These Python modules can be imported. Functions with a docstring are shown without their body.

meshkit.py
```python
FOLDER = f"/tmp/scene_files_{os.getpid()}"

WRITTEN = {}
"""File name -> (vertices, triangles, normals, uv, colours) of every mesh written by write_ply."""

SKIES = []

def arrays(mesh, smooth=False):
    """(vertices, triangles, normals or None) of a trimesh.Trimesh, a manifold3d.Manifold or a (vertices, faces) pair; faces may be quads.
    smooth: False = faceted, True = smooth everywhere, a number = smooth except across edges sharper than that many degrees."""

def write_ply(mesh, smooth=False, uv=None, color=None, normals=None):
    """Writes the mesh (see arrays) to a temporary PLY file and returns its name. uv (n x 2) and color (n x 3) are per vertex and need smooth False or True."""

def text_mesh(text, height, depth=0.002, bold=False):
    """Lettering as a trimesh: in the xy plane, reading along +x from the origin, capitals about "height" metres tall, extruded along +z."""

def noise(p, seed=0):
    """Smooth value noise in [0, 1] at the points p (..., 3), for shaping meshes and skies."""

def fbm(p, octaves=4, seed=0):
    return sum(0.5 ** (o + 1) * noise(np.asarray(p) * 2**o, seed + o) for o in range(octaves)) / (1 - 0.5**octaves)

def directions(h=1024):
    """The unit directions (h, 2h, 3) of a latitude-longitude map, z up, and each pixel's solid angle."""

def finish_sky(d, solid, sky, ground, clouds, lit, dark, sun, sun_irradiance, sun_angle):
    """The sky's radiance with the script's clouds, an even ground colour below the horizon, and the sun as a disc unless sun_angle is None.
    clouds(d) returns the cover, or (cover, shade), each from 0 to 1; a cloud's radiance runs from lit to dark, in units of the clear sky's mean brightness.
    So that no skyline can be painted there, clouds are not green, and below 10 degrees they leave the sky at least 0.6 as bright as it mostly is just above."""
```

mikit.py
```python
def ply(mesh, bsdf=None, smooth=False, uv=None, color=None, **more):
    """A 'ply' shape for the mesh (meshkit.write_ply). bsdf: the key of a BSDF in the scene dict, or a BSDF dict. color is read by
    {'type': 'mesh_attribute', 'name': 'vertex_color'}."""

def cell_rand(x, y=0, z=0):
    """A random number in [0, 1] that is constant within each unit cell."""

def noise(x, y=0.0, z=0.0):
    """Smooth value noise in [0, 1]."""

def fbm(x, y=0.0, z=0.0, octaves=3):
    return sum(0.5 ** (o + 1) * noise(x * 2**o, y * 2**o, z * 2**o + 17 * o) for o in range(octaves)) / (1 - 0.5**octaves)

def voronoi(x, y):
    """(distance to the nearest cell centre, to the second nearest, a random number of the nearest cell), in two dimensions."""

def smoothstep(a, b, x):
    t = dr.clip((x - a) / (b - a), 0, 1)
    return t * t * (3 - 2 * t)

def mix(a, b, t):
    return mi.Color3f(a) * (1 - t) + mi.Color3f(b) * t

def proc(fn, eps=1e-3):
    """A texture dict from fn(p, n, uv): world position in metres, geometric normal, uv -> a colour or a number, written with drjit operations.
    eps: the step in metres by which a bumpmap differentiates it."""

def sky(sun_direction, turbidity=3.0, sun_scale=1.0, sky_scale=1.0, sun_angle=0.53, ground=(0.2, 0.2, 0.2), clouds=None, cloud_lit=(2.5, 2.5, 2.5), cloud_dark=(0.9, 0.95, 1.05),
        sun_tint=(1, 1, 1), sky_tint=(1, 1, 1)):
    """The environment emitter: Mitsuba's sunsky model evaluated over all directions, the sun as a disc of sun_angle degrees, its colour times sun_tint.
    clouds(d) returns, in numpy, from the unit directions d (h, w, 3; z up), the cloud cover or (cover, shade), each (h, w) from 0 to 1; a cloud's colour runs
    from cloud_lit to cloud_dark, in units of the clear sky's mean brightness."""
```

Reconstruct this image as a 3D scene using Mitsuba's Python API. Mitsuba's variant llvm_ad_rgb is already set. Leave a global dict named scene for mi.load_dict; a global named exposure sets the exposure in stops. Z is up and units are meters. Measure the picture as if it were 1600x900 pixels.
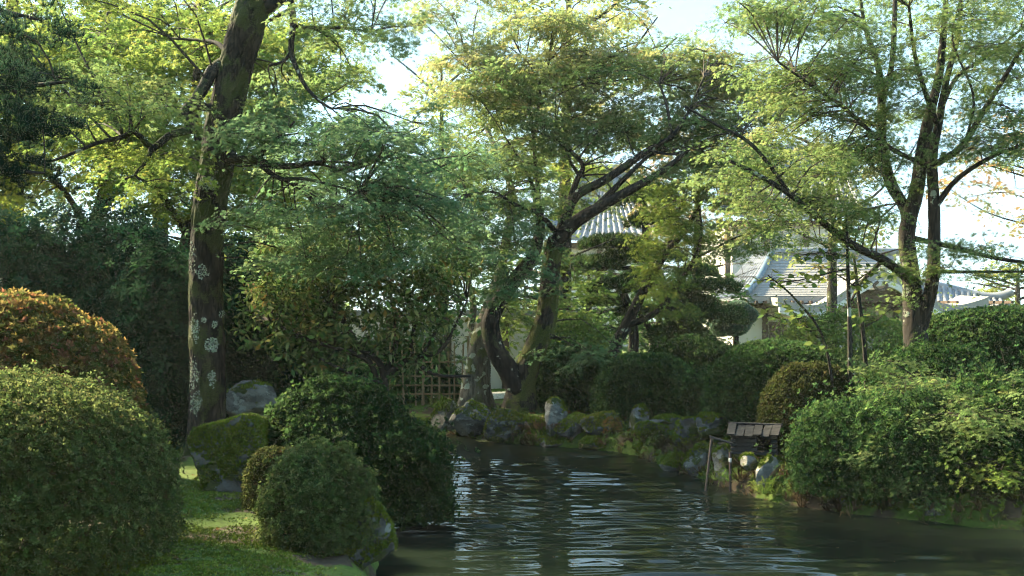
import math
import numpy as np, trimesh, shapely
import mitsuba as mi, drjit as dr
import mikit, meshkit
from mikit import fbm, noise, voronoi, smoothstep, mix, cell_rand

T = mi.ScalarTransform4f
rng = np.random.default_rng(20240611)
scene, labels = {}, {}

# ------------------------------------------------------------------ camera, sky, exposure
F, EYE, HORIZON = 1555.0, 2.0, 515.0          # focal length in pixels of the 1600 wide frame, eye height above the pond
exposure = 3.7
scene['camera'] = {
    'type': 'perspective', 'fov': 2 * math.degrees(math.atan(800 / F)), 'fov_axis': 'x',
    'to_world': T().look_at(origin=[0, 0, EYE], target=[0, 10, EYE], up=[0, 0, 1]),
    'principal_point_offset_y': (450 - HORIZON) / 900.0, 'near_clip': 0.05, 'far_clip': 3000.0,
}
AZ, EL = math.radians(62), math.radians(36)    # sun: to the left, a little ahead
SUN = (-math.sin(AZ) * math.cos(EL), math.cos(AZ) * math.cos(EL), math.sin(EL))


def thin_cloud(d):
    n = meshkit.fbm(d * np.array([2.2, 2.2, 5.0]) + 3.1, 4, 5)
    low = np.clip(1 - d[..., 2] / 0.55, 0, 1)
    return np.clip(0.25 + 0.5 * (n - 0.4) * 2 + 0.35 * low, 0, 0.9), np.clip(0.5 - n, 0, 1)


scene['sky'] = mikit.sky(SUN, turbidity=4.0, sun_scale=1.45, sky_scale=0.95, sun_angle=5.0, sun_tint=(0.92, 0.97, 0.90), clouds=thin_cloud, cloud_lit=(0.85, 1.22, 1.34), cloud_dark=(0.65, 0.95, 1.08),
                         ground=(0.12, 0.13, 0.09), sky_tint=(0.80, 1.05, 1.10))


scene['air'] = {'type': 'homogeneous', 'albedo': {'type': 'rgb', 'value': [0.95, 0.95, 0.95]}, 'sigma_t': {'type': 'rgb', 'value': [0.0005, 0.0005, 0.0005]}}
scene['haze'] = {'type': 'cube', 'to_world': T().translate([0, 0, 11.5]).scale([450, 450, 13.5]), 'bsdf': {'type': 'null'}, 'interior': {'type': 'ref', 'id': 'air'}}  # scattering volume added to soften the distance, standing in for lens bloom
labels['haze'] = {'label': 'thin pale haze volume over the whole garden, added to imitate soft lens bloom', 'category': 'haze', 'kind': 'stuff'}
scene['camera']['medium'] = {'type': 'ref', 'id': 'air'}


def at(px, py, y):
    """The point y metres ahead that the photograph shows at pixel (px, py)."""
    return np.array([(px - 800) / F * y, y, EYE + (HORIZON - py) / F * y])


# ------------------------------------------------------------------ materials
def rgb(*c):
    return {'type': 'rgb', 'value': list(c)}


VC = {'type': 'mesh_attribute', 'name': 'vertex_color'}


def mat(key, d):
    scene[key] = d


def solid(key, c, rough=0.7):
    mat(key, {'type': 'twosided', 'b': {'type': 'principled', 'base_color': c if isinstance(c, dict) else rgb(*c), 'roughness': rough, 'specular': 0.35}})


mat('mat_leaf', {'type': 'principledthin', 'base_color': VC, 'roughness': 0.55, 'diff_trans': 1.25, 'spec_trans': 0.0, 'eta': 1.4})
mat('mat_leaf_glossy', {'type': 'principledthin', 'base_color': VC, 'roughness': 0.32, 'diff_trans': 0.5, 'spec_trans': 0.0, 'eta': 1.45})
solid('mat_tuft', VC, 0.8)


def bark(key, base, dark, moss, moss_amt, lichen=0.0, scale=1.0):
    def fn(p, n, uv):
        g = fbm(p.x * 22 * scale, p.y * 22 * scale, p.z * 5 * scale)
        m = fbm(p.x * 5 + 3, p.y * 5, p.z * 3.2, 4)
        c = mix(dark, base, smoothstep(0.3, 0.7, g))
        if scale != 1.0:
            rg = dr.abs(fbm(p.x * 15, p.y * 15, p.z * 3.2, 3) - 0.5)
            c = mix(mi.Color3f(dark) * 0.6, c * 1.15, smoothstep(0.01, 0.09, rg))
        g2 = noise(p.x * 90, p.y * 90, p.z * 90)
        c = mix(c, mi.Color3f(moss) * (0.6 + 0.8 * g2), smoothstep(0.62 - moss_amt * 0.5, 0.72 - moss_amt * 0.5, m + 0.12 * (g2 - 0.5)))
        if lichen > 0:
            l = fbm(p.x * 9 + 7, p.y * 9, p.z * 8 + 2, 4)
            c = mix(c, mi.Color3f(0.36, 0.38, 0.31) * (0.7 + 0.5 * g2), smoothstep(0.72 - lichen, 0.76 - lichen, l))
        return c
    if scale == 1.0:
        return solid(key, mikit.proc(fn), 0.85)

    def relief(p, n, uv):
        g = fbm(p.x * 26, p.y * 26, p.z * 6, 4)
        return dr.abs(g - 0.5) * 1.6 + 0.35 * noise(p.x * 70, p.y * 70, p.z * 30)
    mat(key, {'type': 'twosided', 'b': {'type': 'bumpmap', 'arbitrary': mikit.proc(relief, eps=0.004), 'scale': 0.018, 'bsdf': {'type': 'principled', 'base_color': mikit.proc(fn), 'roughness': 0.85, 'specular': 0.3}}})


bark('mat_bark_big', (0.034, 0.025, 0.019), (0.009, 0.007, 0.006), (0.038, 0.046, 0.011), 0.30, 0.0, 0.9)
bark('mat_bark_moss', (0.046, 0.037, 0.028), (0.022, 0.018, 0.014), (0.070, 0.080, 0.018), 0.42, 0.0, 0.9)
bark('mat_bark', (0.034, 0.028, 0.023), (0.012, 0.010, 0.009), (0.055, 0.062, 0.025), 0.10, 0.02)
bark('mat_bark_pale', (0.17, 0.145, 0.115), (0.075, 0.065, 0.052), (0.09, 0.10, 0.035), 0.16, 0.1)
solid('mat_twig', (0.045, 0.035, 0.027), 0.85)


def rock_mat(key, a, b, moss_amt):
    def fn(p, n, uv):
        g = fbm(p.x * 7, p.y * 7, p.z * 9, 5)
        g2 = noise(p.x * 60, p.y * 60, p.z * 60)
        c = mix(a, b, smoothstep(0.3, 0.7, g + 0.2 * (g2 - 0.5)))
        l = fbm(p.x * 11 + 5, p.y * 11, p.z * 11, 4)
        c = mix(c, (0.34, 0.35, 0.31), smoothstep(0.62, 0.66, l) * 0.7)
        m = fbm(p.x * 4 + 9, p.y * 4 + 2, p.z * 4, 4)
        return mix(c, mi.Color3f(0.055, 0.065, 0.017) * (0.6 + 0.8 * g2), smoothstep(0.66 - moss_amt * 0.4, 0.70 - moss_amt * 0.4, m + 0.1 * (g2 - 0.5)))
    solid(key, mikit.proc(fn), 0.8)


rock_mat('mat_rock', (0.085, 0.082, 0.075), (0.22, 0.215, 0.195), 0.18)
rock_mat('mat_rock_dark', (0.045, 0.043, 0.04), (0.15, 0.145, 0.135), 0.30)


def soil_fn(p, n, uv):
    g = fbm(p.x * 3, p.y * 3, p.z * 3, 4)
    g2 = fbm(p.x * 25, p.y * 25, p.z * 25, 3)
    c = mix((0.035, 0.026, 0.017), (0.085, 0.062, 0.040), g2)
    return mix(c, mi.Color3f(0.060, 0.095, 0.014) * (0.5 + g2), smoothstep(0.36, 0.48, g + 0.15 * (g2 - 0.5)))


solid('mat_soil', mikit.proc(soil_fn), 0.95)


def moss_fn(p, n, uv):
    g = fbm(p.x * 4, p.y * 4, 0, 4)
    g2 = noise(p.x * 120, p.y * 120, p.z * 120)
    return mix((0.055, 0.095, 0.012), (0.085, 0.11, 0.016), g) * (0.55 + 0.7 * g2)


solid('mat_moss', mikit.proc(moss_fn), 0.95)


def gravel_fn(p, n, uv):
    a, b, r = voronoi(p.x * 30, p.y * 30)
    return mix((0.32, 0.30, 0.26), (0.5, 0.48, 0.43), r) * (0.75 + 0.5 * smoothstep(0.0, 0.2, b - a) * 0.5)


solid('mat_gravel', mikit.proc(gravel_fn), 0.95)
mat('mat_water', {'type': 'plastic', 'int_ior': 1.33, 'diffuse_reflectance': rgb(0.011, 0.017, 0.011), 'nonlinear': False})


def plaster_fn(p, n, uv):
    return mix((0.52, 0.50, 0.46), (0.66, 0.64, 0.60), fbm(p.x * 1.5, p.y * 1.5, p.z * 1.5, 4))


solid('mat_plaster', mikit.proc(plaster_fn), 0.9)


def tile_fn(p, n, uv):
    g = fbm(p.x * 3, p.y * 3, p.z * 3, 4)
    return mix((0.14, 0.15, 0.16), (0.29, 0.30, 0.31), cell_rand(dr.floor(p.x * 3.3), dr.floor(p.y * 3.3), dr.floor(p.z * 3.3)) * 0.5 + 0.5 * g)


mat('mat_tile', {'type': 'twosided', 'b': {'type': 'principled', 'base_color': mikit.proc(tile_fn), 'roughness': 0.38, 'specular': 0.6}})
mat('mat_tile_blue', {'type': 'twosided', 'b': {'type': 'principled', 'base_color': rgb(0.10, 0.15, 0.19), 'roughness': 0.4}})


def shingle_fn(p, n, uv):
    g = fbm(p.x * 2, p.y * 2, p.z * 14, 4)
    return mix((0.21, 0.205, 0.195), (0.34, 0.33, 0.315), g)


solid('mat_shingle', mikit.proc(shingle_fn), 0.65)


def wood_fn(p, n, uv):
    return mix((0.05, 0.035, 0.025), (0.12, 0.085, 0.06), fbm(p.x * 3, p.y * 3, p.z * 20, 4))


solid('mat_wood', mikit.proc(wood_fn), 0.7)


def oldwood_fn(p, n, uv):
    return mix((0.022, 0.020, 0.019), (0.075, 0.070, 0.066), fbm(p.x * 8, p.y * 40, p.z * 40, 4))


solid('mat_oldwood', mikit.proc(oldwood_fn), 0.8)


def bamboo_fn(p, n, uv):
    return mix((0.18, 0.12, 0.06), (0.36, 0.27, 0.15), fbm(p.x * 12, p.y * 12, p.z * 5, 3))


solid('mat_bamboo', mikit.proc(bamboo_fn), 0.5)
solid('mat_cord', (0.03, 0.025, 0.02), 0.8)
solid('mat_rod', (0.075, 0.05, 0.042), 0.6)
solid('mat_pale', (0.62, 0.62, 0.60), 0.7)
solid('mat_lichen', VC, 0.95)


# ------------------------------------------------------------------ mesh helpers
class MB:
    """Collects vertices, triangles and colours of ONE object."""

    def __init__(self):
        self.v, self.f, self.c, self.n = [], [], [], 0

    def add(self, v, f, c=None):
        self.v.append(np.asarray(v, float)); self.f.append(np.asarray(f, int) + self.n)
        self.c.append(np.broadcast_to(np.asarray(c if c is not None else (0.1, 0.1, 0.1), float), (len(v), 3)))
        self.n += len(v)
        return self

    def arrays(self):
        return np.vstack(self.v), np.vstack(self.f), np.vstack(self.c)


used = set()


def uniq(name):
    k, i = name, 0
    while k in used:
        i += 1
        k = f'{name}_{i:03d}'
    used.add(k)
    return k


def thing(name, label, cat, group=None, kind=None):
    k = uniq(name)
    labels[k] = {'label': label, 'category': cat}
    if group: labels[k]['group'] = group
    if kind: labels[k]['kind'] = kind
    return k


def part(parent, name, mesh, m, smooth=False, color=None, kind=None, label=None, **more):
    k = uniq(parent + '__' + name)
    if isinstance(mesh, MB):
        v, f, c = mesh.arrays()
        mesh = trimesh.Trimesh(v, f, process=False)
        if color is True: color = c
    scene[k] = mikit.ply(mesh, m, smooth=smooth, color=color, **more)
    d = {}
    if kind: d['kind'] = kind
    if label: d['label'] = label
    if d: labels[k] = d
    return k


def single(name, label, cat, mesh, m, smooth=False, color=None, kind=None, group=None):
    k = thing(name, label, cat, group, kind)
    if isinstance(mesh, MB):
        v, f, c = mesh.arrays()
        mesh = trimesh.Trimesh(v, f, process=False)
        if color is True: color = c
    scene[k] = mikit.ply(mesh, m, smooth=smooth, color=color)
    return k


def structure(name, mesh, m, smooth=False):
    k = uniq(name)
    scene[k] = mikit.ply(mesh, m, smooth=smooth)
    labels[k] = {'kind': 'structure'}
    return k


def norm(a):
    a = np.asarray(a, float)
    return a / np.maximum(np.linalg.norm(a, axis=-1, keepdims=True), 1e-9)


def catmull(P, step):
    """P (n, k) resampled along a Catmull-Rom curve about every step metres (first three columns are the place)."""
    P = np.asarray(P, float)
    Q = np.vstack([2 * P[0] - P[1], P, 2 * P[-1] - P[-2]])
    out = []
    for i in range(len(P) - 1):
        a, b, c, d = Q[i:i + 4]
        m = max(2, int(np.linalg.norm(c[:3] - b[:3]) / step))
        t = (np.arange(m) / m)[:, None]
        out.append(0.5 * (2 * b + (c - a) * t + (2 * a - 5 * b + 4 * c - d) * t**2 + (3 * b - a - 3 * c + d) * t**3))
    return np.vstack(out + [P[-1:]])


def tube(P, R, sides=8, step=0.1, rough=0.0, seed=0, flare=0.0):
    """A tapering limb along the points P with radii R."""
    C = catmull(np.hstack([np.asarray(P, float), np.asarray(R, float)[:, None]]), step)
    p, r = C[:, :3], np.maximum(C[:, 3], 0.0015)
    t = norm(np.gradient(p, axis=0))
    x = np.cross(t[0], [0.13, 0.9, 0.2]); x /= np.linalg.norm(x)
    X = []
    for k in range(len(p)):
        x = x - t[k] * (x @ t[k]); x /= np.linalg.norm(x)
        X.append(x)
    X = np.array(X); Y = np.cross(t, X)
    a = np.arange(sides) / sides * 2 * np.pi
    dirs = X[:, None] * np.cos(a)[None, :, None] + Y[:, None] * np.sin(a)[None, :, None]
    rr = np.repeat(r[:, None], sides, 1)
    if rough > 0:
        q = p[:, None] + dirs * rr[..., None]
        ridge_ = np.abs(meshkit.fbm(q * np.array([15, 15, 3.2]), 3, seed + 9) - .5)
        rr = rr * (1 - rough * .55 * np.exp(-ridge_ / .04)) * (1 + rough * 2 * (meshkit.fbm(q * np.array([5, 5, 2.2]) + seed, 3, seed) - 0.5) + rough * 0.9 * (meshkit.fbm(q * np.array([26, 26, 7]), 3, seed + 5) - 0.5))
    if flare > 0:
        L = np.cumsum(np.r_[0, np.linalg.norm(np.diff(p, axis=0), axis=1)])
        rr = rr * (1 + flare * np.exp(-L / 0.28)[:, None] * (0.6 + 0.55 * np.sin(a * 5 + seed)[None]))
    v = (p[:, None] + dirs * rr[..., None]).reshape(-1, 3)
    i, j = np.meshgrid(np.arange(len(p) - 1), np.arange(sides), indexing='ij')
    a0, a1 = i * sides + j, i * sides + (j + 1) % sides
    f = np.vstack([np.stack([a0, a1, a1 + sides], -1).reshape(-1, 3), np.stack([a0, a1 + sides, a0 + sides], -1).reshape(-1, 3)])
    n = len(v)
    v = np.vstack([v, p[:1], p[-1:]])
    b = np.arange(sides)
    f = np.vstack([f, np.stack([b * 0 + n, (b + 1) % sides, b], 1), np.stack([b * 0 + n + 1, b + (len(p) - 1) * sides, (b + 1) % sides + (len(p) - 1) * sides], 1)])
    return v, f


def sticks(P0, P1, r0, r1, bow=0.0):
    """Many thin three-sided twigs from P0 to P1, bent a little at the middle."""
    P0, P1 = np.asarray(P0, float), np.asarray(P1, float)
    n = len(P0)
    t = norm(P1 - P0)
    x = norm(np.cross(t, [0.3, 0.5, 0.8])); y = np.cross(t, x)
    L = np.linalg.norm(P1 - P0, axis=1)[:, None]
    M = (P0 + P1) / 2 + (rng.normal(size=(n, 3)) * 0.5 + np.array([0, 0, 1.0])) * L * bow
    r0 = np.broadcast_to(r0, n)[:, None]; r1 = np.broadcast_to(r1, n)[:, None]
    rings = []
    for C, r in ((P0, r0), (M, (r0 + r1) / 2), (P1, r1)):
        for a in (0, 2.094, 4.189):
            rings.append(C + r * (x * math.cos(a) + y * math.sin(a)))
    v = np.stack(rings, 1).reshape(-1, 3)
    base = []
    for k in (0, 3):
        for j in range(3):
            a, b = k + j, k + (j + 1) % 3
            base += [[a, b, b + 3], [a, b + 3, a + 3]]
    f = (np.array(base)[None] + (np.arange(n) * 9)[:, None, None]).reshape(-1, 3)
    return v, f


def stamp(tpl, pos, nrm, dirs, size, col):
    """A copy of the leaf template at every place: local x along dirs, z along nrm."""
    tv, tf = tpl[:2]
    z = norm(nrm)
    x = dirs - z * (dirs * z).sum(1, keepdims=True)
    x = norm(x + 1e-6); y = np.cross(z, x)
    s = np.broadcast_to(size, len(pos))[:, None, None]
    v = pos[:, None] + s * (tv[None, :, :1] * x[:, None] + tv[None, :, 1:2] * y[:, None] + tv[None, :, 2:] * z[:, None])
    f = (tf[None] + (np.arange(len(pos)) * len(tv))[:, None, None]).reshape(-1, 3)
    c = np.repeat(col, len(tv), 0)
    return v.reshape(-1, 3), f, c


# leaf templates (unit size)
def palmate(angles, lengths, notch=0.38, droop=0.18):
    v, f = [[0, 0, 0]], []
    for k, (a, l) in enumerate(zip(angles, lengths)):
        a = math.radians(a)
        v.append([l * math.cos(a), l * math.sin(a), -droop * l * l])
        b = a + math.radians(26)
        v.append([notch * math.cos(b), notch * math.sin(b), 0.02])
        b = a - math.radians(20)
        v.append([notch * math.cos(b), notch * math.sin(b), 0.02])
        f += [[0, 3 * k + 3, 3 * k + 1], [0, 3 * k + 1, 3 * k + 2]]
    return np.array(v, float), np.array(f)


def pinwheel(angles, lengths, notch=0.62, droop=0.2, turn=38):
    v, f = [[0, 0, 0]], []
    for k, (a, l) in enumerate(zip(angles, lengths)):
        a = math.radians(a)
        v.append([l * math.cos(a), l * math.sin(a), -droop * l * l])
        b = a + math.radians(turn)
        v.append([notch * l * math.cos(b), notch * l * math.sin(b), 0.03])
        f.append([0, 2 * k + 1, 2 * k + 2])
    return np.array(v, float), np.array(f)


MAPLE = pinwheel((-118, -62, 0, 56, 112), (0.38, 0.52, 0.62, 0.52, 0.38))
MAPLE_FAR = pinwheel((-110, -20, 60), (0.5, 0.62, 0.5), 0.8, turn=55)
RHOMB = (np.array([[0, 0, 0], [0.45, 0.26, 0.03], [1, 0, -0.08], [0.45, -0.26, 0.03]]) - [0.5, 0, 0], np.array([[0, 1, 2], [0, 2, 3]]))
LANCE = (np.array([[0, 0, 0], [0.35, 0.13, 0.06], [0.4, 0, 0.0], [0.35, -0.13, 0.06], [0.72, 0.11, -0.02], [0.75, 0, -0.08], [0.72, -0.11, -0.02], [1, 0, -0.28]], float),
         np.array([[0, 2, 1], [0, 3, 2], [1, 2, 5], [1, 5, 4], [2, 3, 6], [2, 6, 5], [4, 5, 7], [5, 6, 7]]))


def rosette(n, elev, width, length=1.0, fold=0.0, seed=0, cheap=False):
    r = np.random.default_rng(seed)
    v, f = [], []
    for k in range(n):
        a = 2 * math.pi * k / n + r.uniform(-0.25, 0.25)
        e = math.radians(elev + r.uniform(-14, 14))
        l = length * r.uniform(0.75, 1.1)
        d = np.array([math.cos(a) * math.cos(e), math.sin(a) * math.cos(e), math.sin(e)])
        s = np.array([-math.sin(a), math.cos(a), 0])
        u = np.cross(d, s)
        b = len(v)
        if cheap:
            v += [d * l * 0.1 + s * width * l * .3, d * l * 0.55 - s * width * l * 1.2, d * l * 1.05 + s * width * l * .3]
            f += [[b, b + 1, b + 2]]
            continue
        v += [d * 0.05, d * l * 0.5 + s * width * l - u * fold, d * l + u * 0.08, d * l * 0.5 - s * width * l - u * fold]
        f += [[b, b + 1, b + 2], [b, b + 2, b + 3]]
    return np.array(v), np.array(f)


AZALEA = rosette(4, 30, 0.36, seed=1, cheap=True)
AZALEA_B = rosette(5, 40, 0.30, seed=2, cheap=True)
BROAD = rosette(4, 12, 0.34, seed=3, cheap=True)
SPRIG = rosette(5, 42, 0.34, seed=4, cheap=True)
ENKI = rosette(5, 40, 0.36, seed=2, cheap=True)


def needle_tuft(n=16, w=0.035, seed=5):
    r = np.random.default_rng(seed)
    v, f = [], []
    for k in range(n):
        a, e = r.uniform(0, 2 * math.pi), math.radians(r.uniform(5, 85))
        d = np.array([math.cos(a) * math.cos(e), math.sin(a) * math.cos(e), math.sin(e)])
        s = norm(np.cross(d, r.normal(size=3)))
        b = len(v)
        v += [-s * w, s * w, d * r.uniform(0.7, 1.0)]
        f.append([b, b + 1, b + 2])
    return np.array(v), np.array(f)


PINE = needle_tuft(11, .05)
BLADES = needle_tuft(5, 0.2, 8)


def grass_tuft(n=9, seed=6, spread=0.7):
    r = np.random.default_rng(seed)
    v, f = [], []
    for k in range(n):
        a, e = r.uniform(0, 2 * math.pi), r.uniform(0.25, spread)
        o = np.array([math.cos(a), math.sin(a), 0])
        s = np.array([-math.sin(a), math.cos(a), 0]) * 0.022
        l = r.uniform(0.6, 1.0)
        m = o * e * 0.45 * l + np.array([0, 0, 0.62 * l]); t = o * e * 1.1 * l + np.array([0, 0, 0.62 * l * (1 - 0.35 * e) + 0.12 * (1 - e)])
        b = len(v)
        v += [-s + o * 0.03, s + o * 0.03, m + s * 0.8, m - s * 0.8, t]
        f += [[b, b + 1, b + 2], [b, b + 2, b + 3], [b + 3, b + 2, b + 4]]
    return np.array(v), np.array(f)


GRASS = grass_tuft()
GRASS_LONG = grass_tuft(14, 9, 1.0)

# leaf colours: (colour, weight)
PAL = {
    'maple_blue': [((0.145, 0.25, 0.125), 5), ((0.185, 0.285, 0.135), 3), ((0.22, 0.30, 0.125), 1)],
    'maple_green': [((0.165, 0.245, 0.088), 5), ((0.21, 0.285, 0.10), 3), ((0.27, 0.305, 0.105), 1)],
    'maple_lime': [((0.20, 0.285, 0.068), 5), ((0.27, 0.325, 0.075), 3), ((0.34, 0.345, 0.075), 1.5), ((0.15, 0.23, 0.06), 4)],
    'maple_yellow': [((0.30, 0.33, 0.065), 4), ((0.38, 0.37, 0.07), 2), ((0.22, 0.285, 0.06), 4)],
    'maple_autumn': [((0.26, 0.31, 0.115), 6), ((0.35, 0.36, 0.14), 3), ((0.42, 0.31, 0.16), 1), ((0.20, 0.26, 0.10), 3)],
    'maple_pink': [((0.36, 0.25, 0.15), 3), ((0.36, 0.29, 0.13), 3), ((0.24, 0.25, 0.10), 3)],
    'cherry': [((0.4, 0.3, 0.125), 3), ((0.5, 0.275, 0.112), 2), ((0.25, 0.263, 0.1), 3)],
    'azalea_olive': [((0.110, 0.142, 0.046), 5), ((0.17, 0.195, 0.072), 3), ((0.064, 0.092, 0.032), 3), ((0.085, 0.06, 0.03), .3)],
    'azalea_green': [((0.115, 0.16, 0.050), 5), ((0.18, 0.215, 0.080), 3), ((0.06, 0.095, 0.034), 3)],  # slightly greener azalea leaves, for the small rounded shrub
    'orange': [((0.23, 0.145, 0.055), 4), ((0.27, 0.205, 0.07), 3), ((0.14, 0.14, 0.045), 5), ((0.25, 0.11, 0.07), 1.5), ((0.09, 0.115, 0.032), 4)],
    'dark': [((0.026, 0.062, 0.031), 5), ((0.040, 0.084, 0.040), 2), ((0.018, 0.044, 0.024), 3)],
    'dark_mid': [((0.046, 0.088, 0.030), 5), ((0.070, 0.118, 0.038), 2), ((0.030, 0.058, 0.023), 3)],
    'hedge': [((0.062, 0.122, 0.040), 5), ((0.10, 0.17, 0.052), 3), ((0.038, 0.078, 0.030), 3)],
    'brownish': [((0.066, 0.080, 0.028), 5), ((0.095, 0.105, 0.036), 2), ((0.048, 0.060, 0.022), 3), ((0.07, 0.055, 0.03), .4)],
    'fresh': [((0.215, 0.29, 0.075), 5), ((0.29, 0.36, 0.095), 3), ((0.14, 0.20, 0.055), 3)],
    'pieris': [((0.165, 0.235, 0.080), 6), ((0.24, 0.285, 0.115), 3), ((0.32, 0.315, 0.13), 2), ((0.32, 0.21, 0.07), .5), ((0.085, 0.14, 0.052), 3)],
    'pine': [((0.062, 0.112, 0.037), 5), ((0.106, 0.156, 0.048), 3), ((0.037, 0.069, 0.027), 2)],
    'juniper': [((0.106, 0.169, 0.125), 5), ((0.15, 0.213, 0.15), 2)],
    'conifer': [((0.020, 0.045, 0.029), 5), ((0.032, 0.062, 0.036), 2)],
    'moss': [((0.13, 0.175, 0.015), 5), ((0.18, 0.205, 0.024), 3), ((0.075, 0.115, 0.012), 2)],
    'moss_gold': [((0.145, 0.165, 0.018), 5), ((0.20, 0.19, 0.026), 3), ((0.085, 0.115, 0.015), 2)],
    'straw': [((0.115, 0.08, 0.05), 5), ((0.17, 0.125, 0.075), 3), ((0.07, 0.05, 0.03), 3), ((0.075, 0.085, 0.03), 3)],
    'rust': [((0.42, 0.17, 0.05), 5), ((0.50, 0.26, 0.10), 3)],
    'fern': [((0.07, 0.12, 0.025), 5), ((0.10, 0.155, 0.03), 2)],
    'litter': [((0.17, 0.09, 0.05), 4), ((0.12, 0.06, 0.035), 4), ((0.26, 0.14, 0.06), 2)],
    'lichen': [((0.30, 0.33, 0.27), 4), ((0.40, 0.42, 0.36), 3), ((0.21, 0.25, 0.18), 3)],
}


def colors(pal, n, jitter=0.22):
    cols = np.array([c for c, _ in PAL[pal]]); w = np.array([w for _, w in PAL[pal]], float)
    c = cols[rng.choice(len(cols), n, p=w / w.sum())]
    return np.clip(c * np.exp(rng.normal(0, jitter, (n, 1))) * np.exp(rng.normal(0, 0.07, (n, 3))), 0, 0.75)


# ------------------------------------------------------------------ terrain and water
POND = shapely.Polygon([(-1.37, 19.4), (-0.46, 17.8), (0.33, 17.1), (1.08, 16.8), (1.67, 16.2), (2.0, 15.55), (2.27, 14.1), (2.53, 13.1), (2.75, 12.2), (2.96, 11.5),
                        (3.28, 11.1), (3.65, 10.7), (4.05, 10.5), (4.55, 10.1), (5.04, 9.8), (7, 9.0), (10, 8.5), (14, 8.0), (14, 2.6), (8, 2.9), (3, 3.4), (0.5, 4.6), (-0.5, 6.2),
                        (-0.98, 7.6), (-1.06, 8.5), (-1.3, 10), (-1.65, 12), (-2.0, 14), (-2.3, 17), (-2.2, 19.2)])


def sstep(a, b, x):
    t = np.clip((x - a) / (b - a), 0, 1)
    return t * t * (3 - 2 * t)


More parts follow.
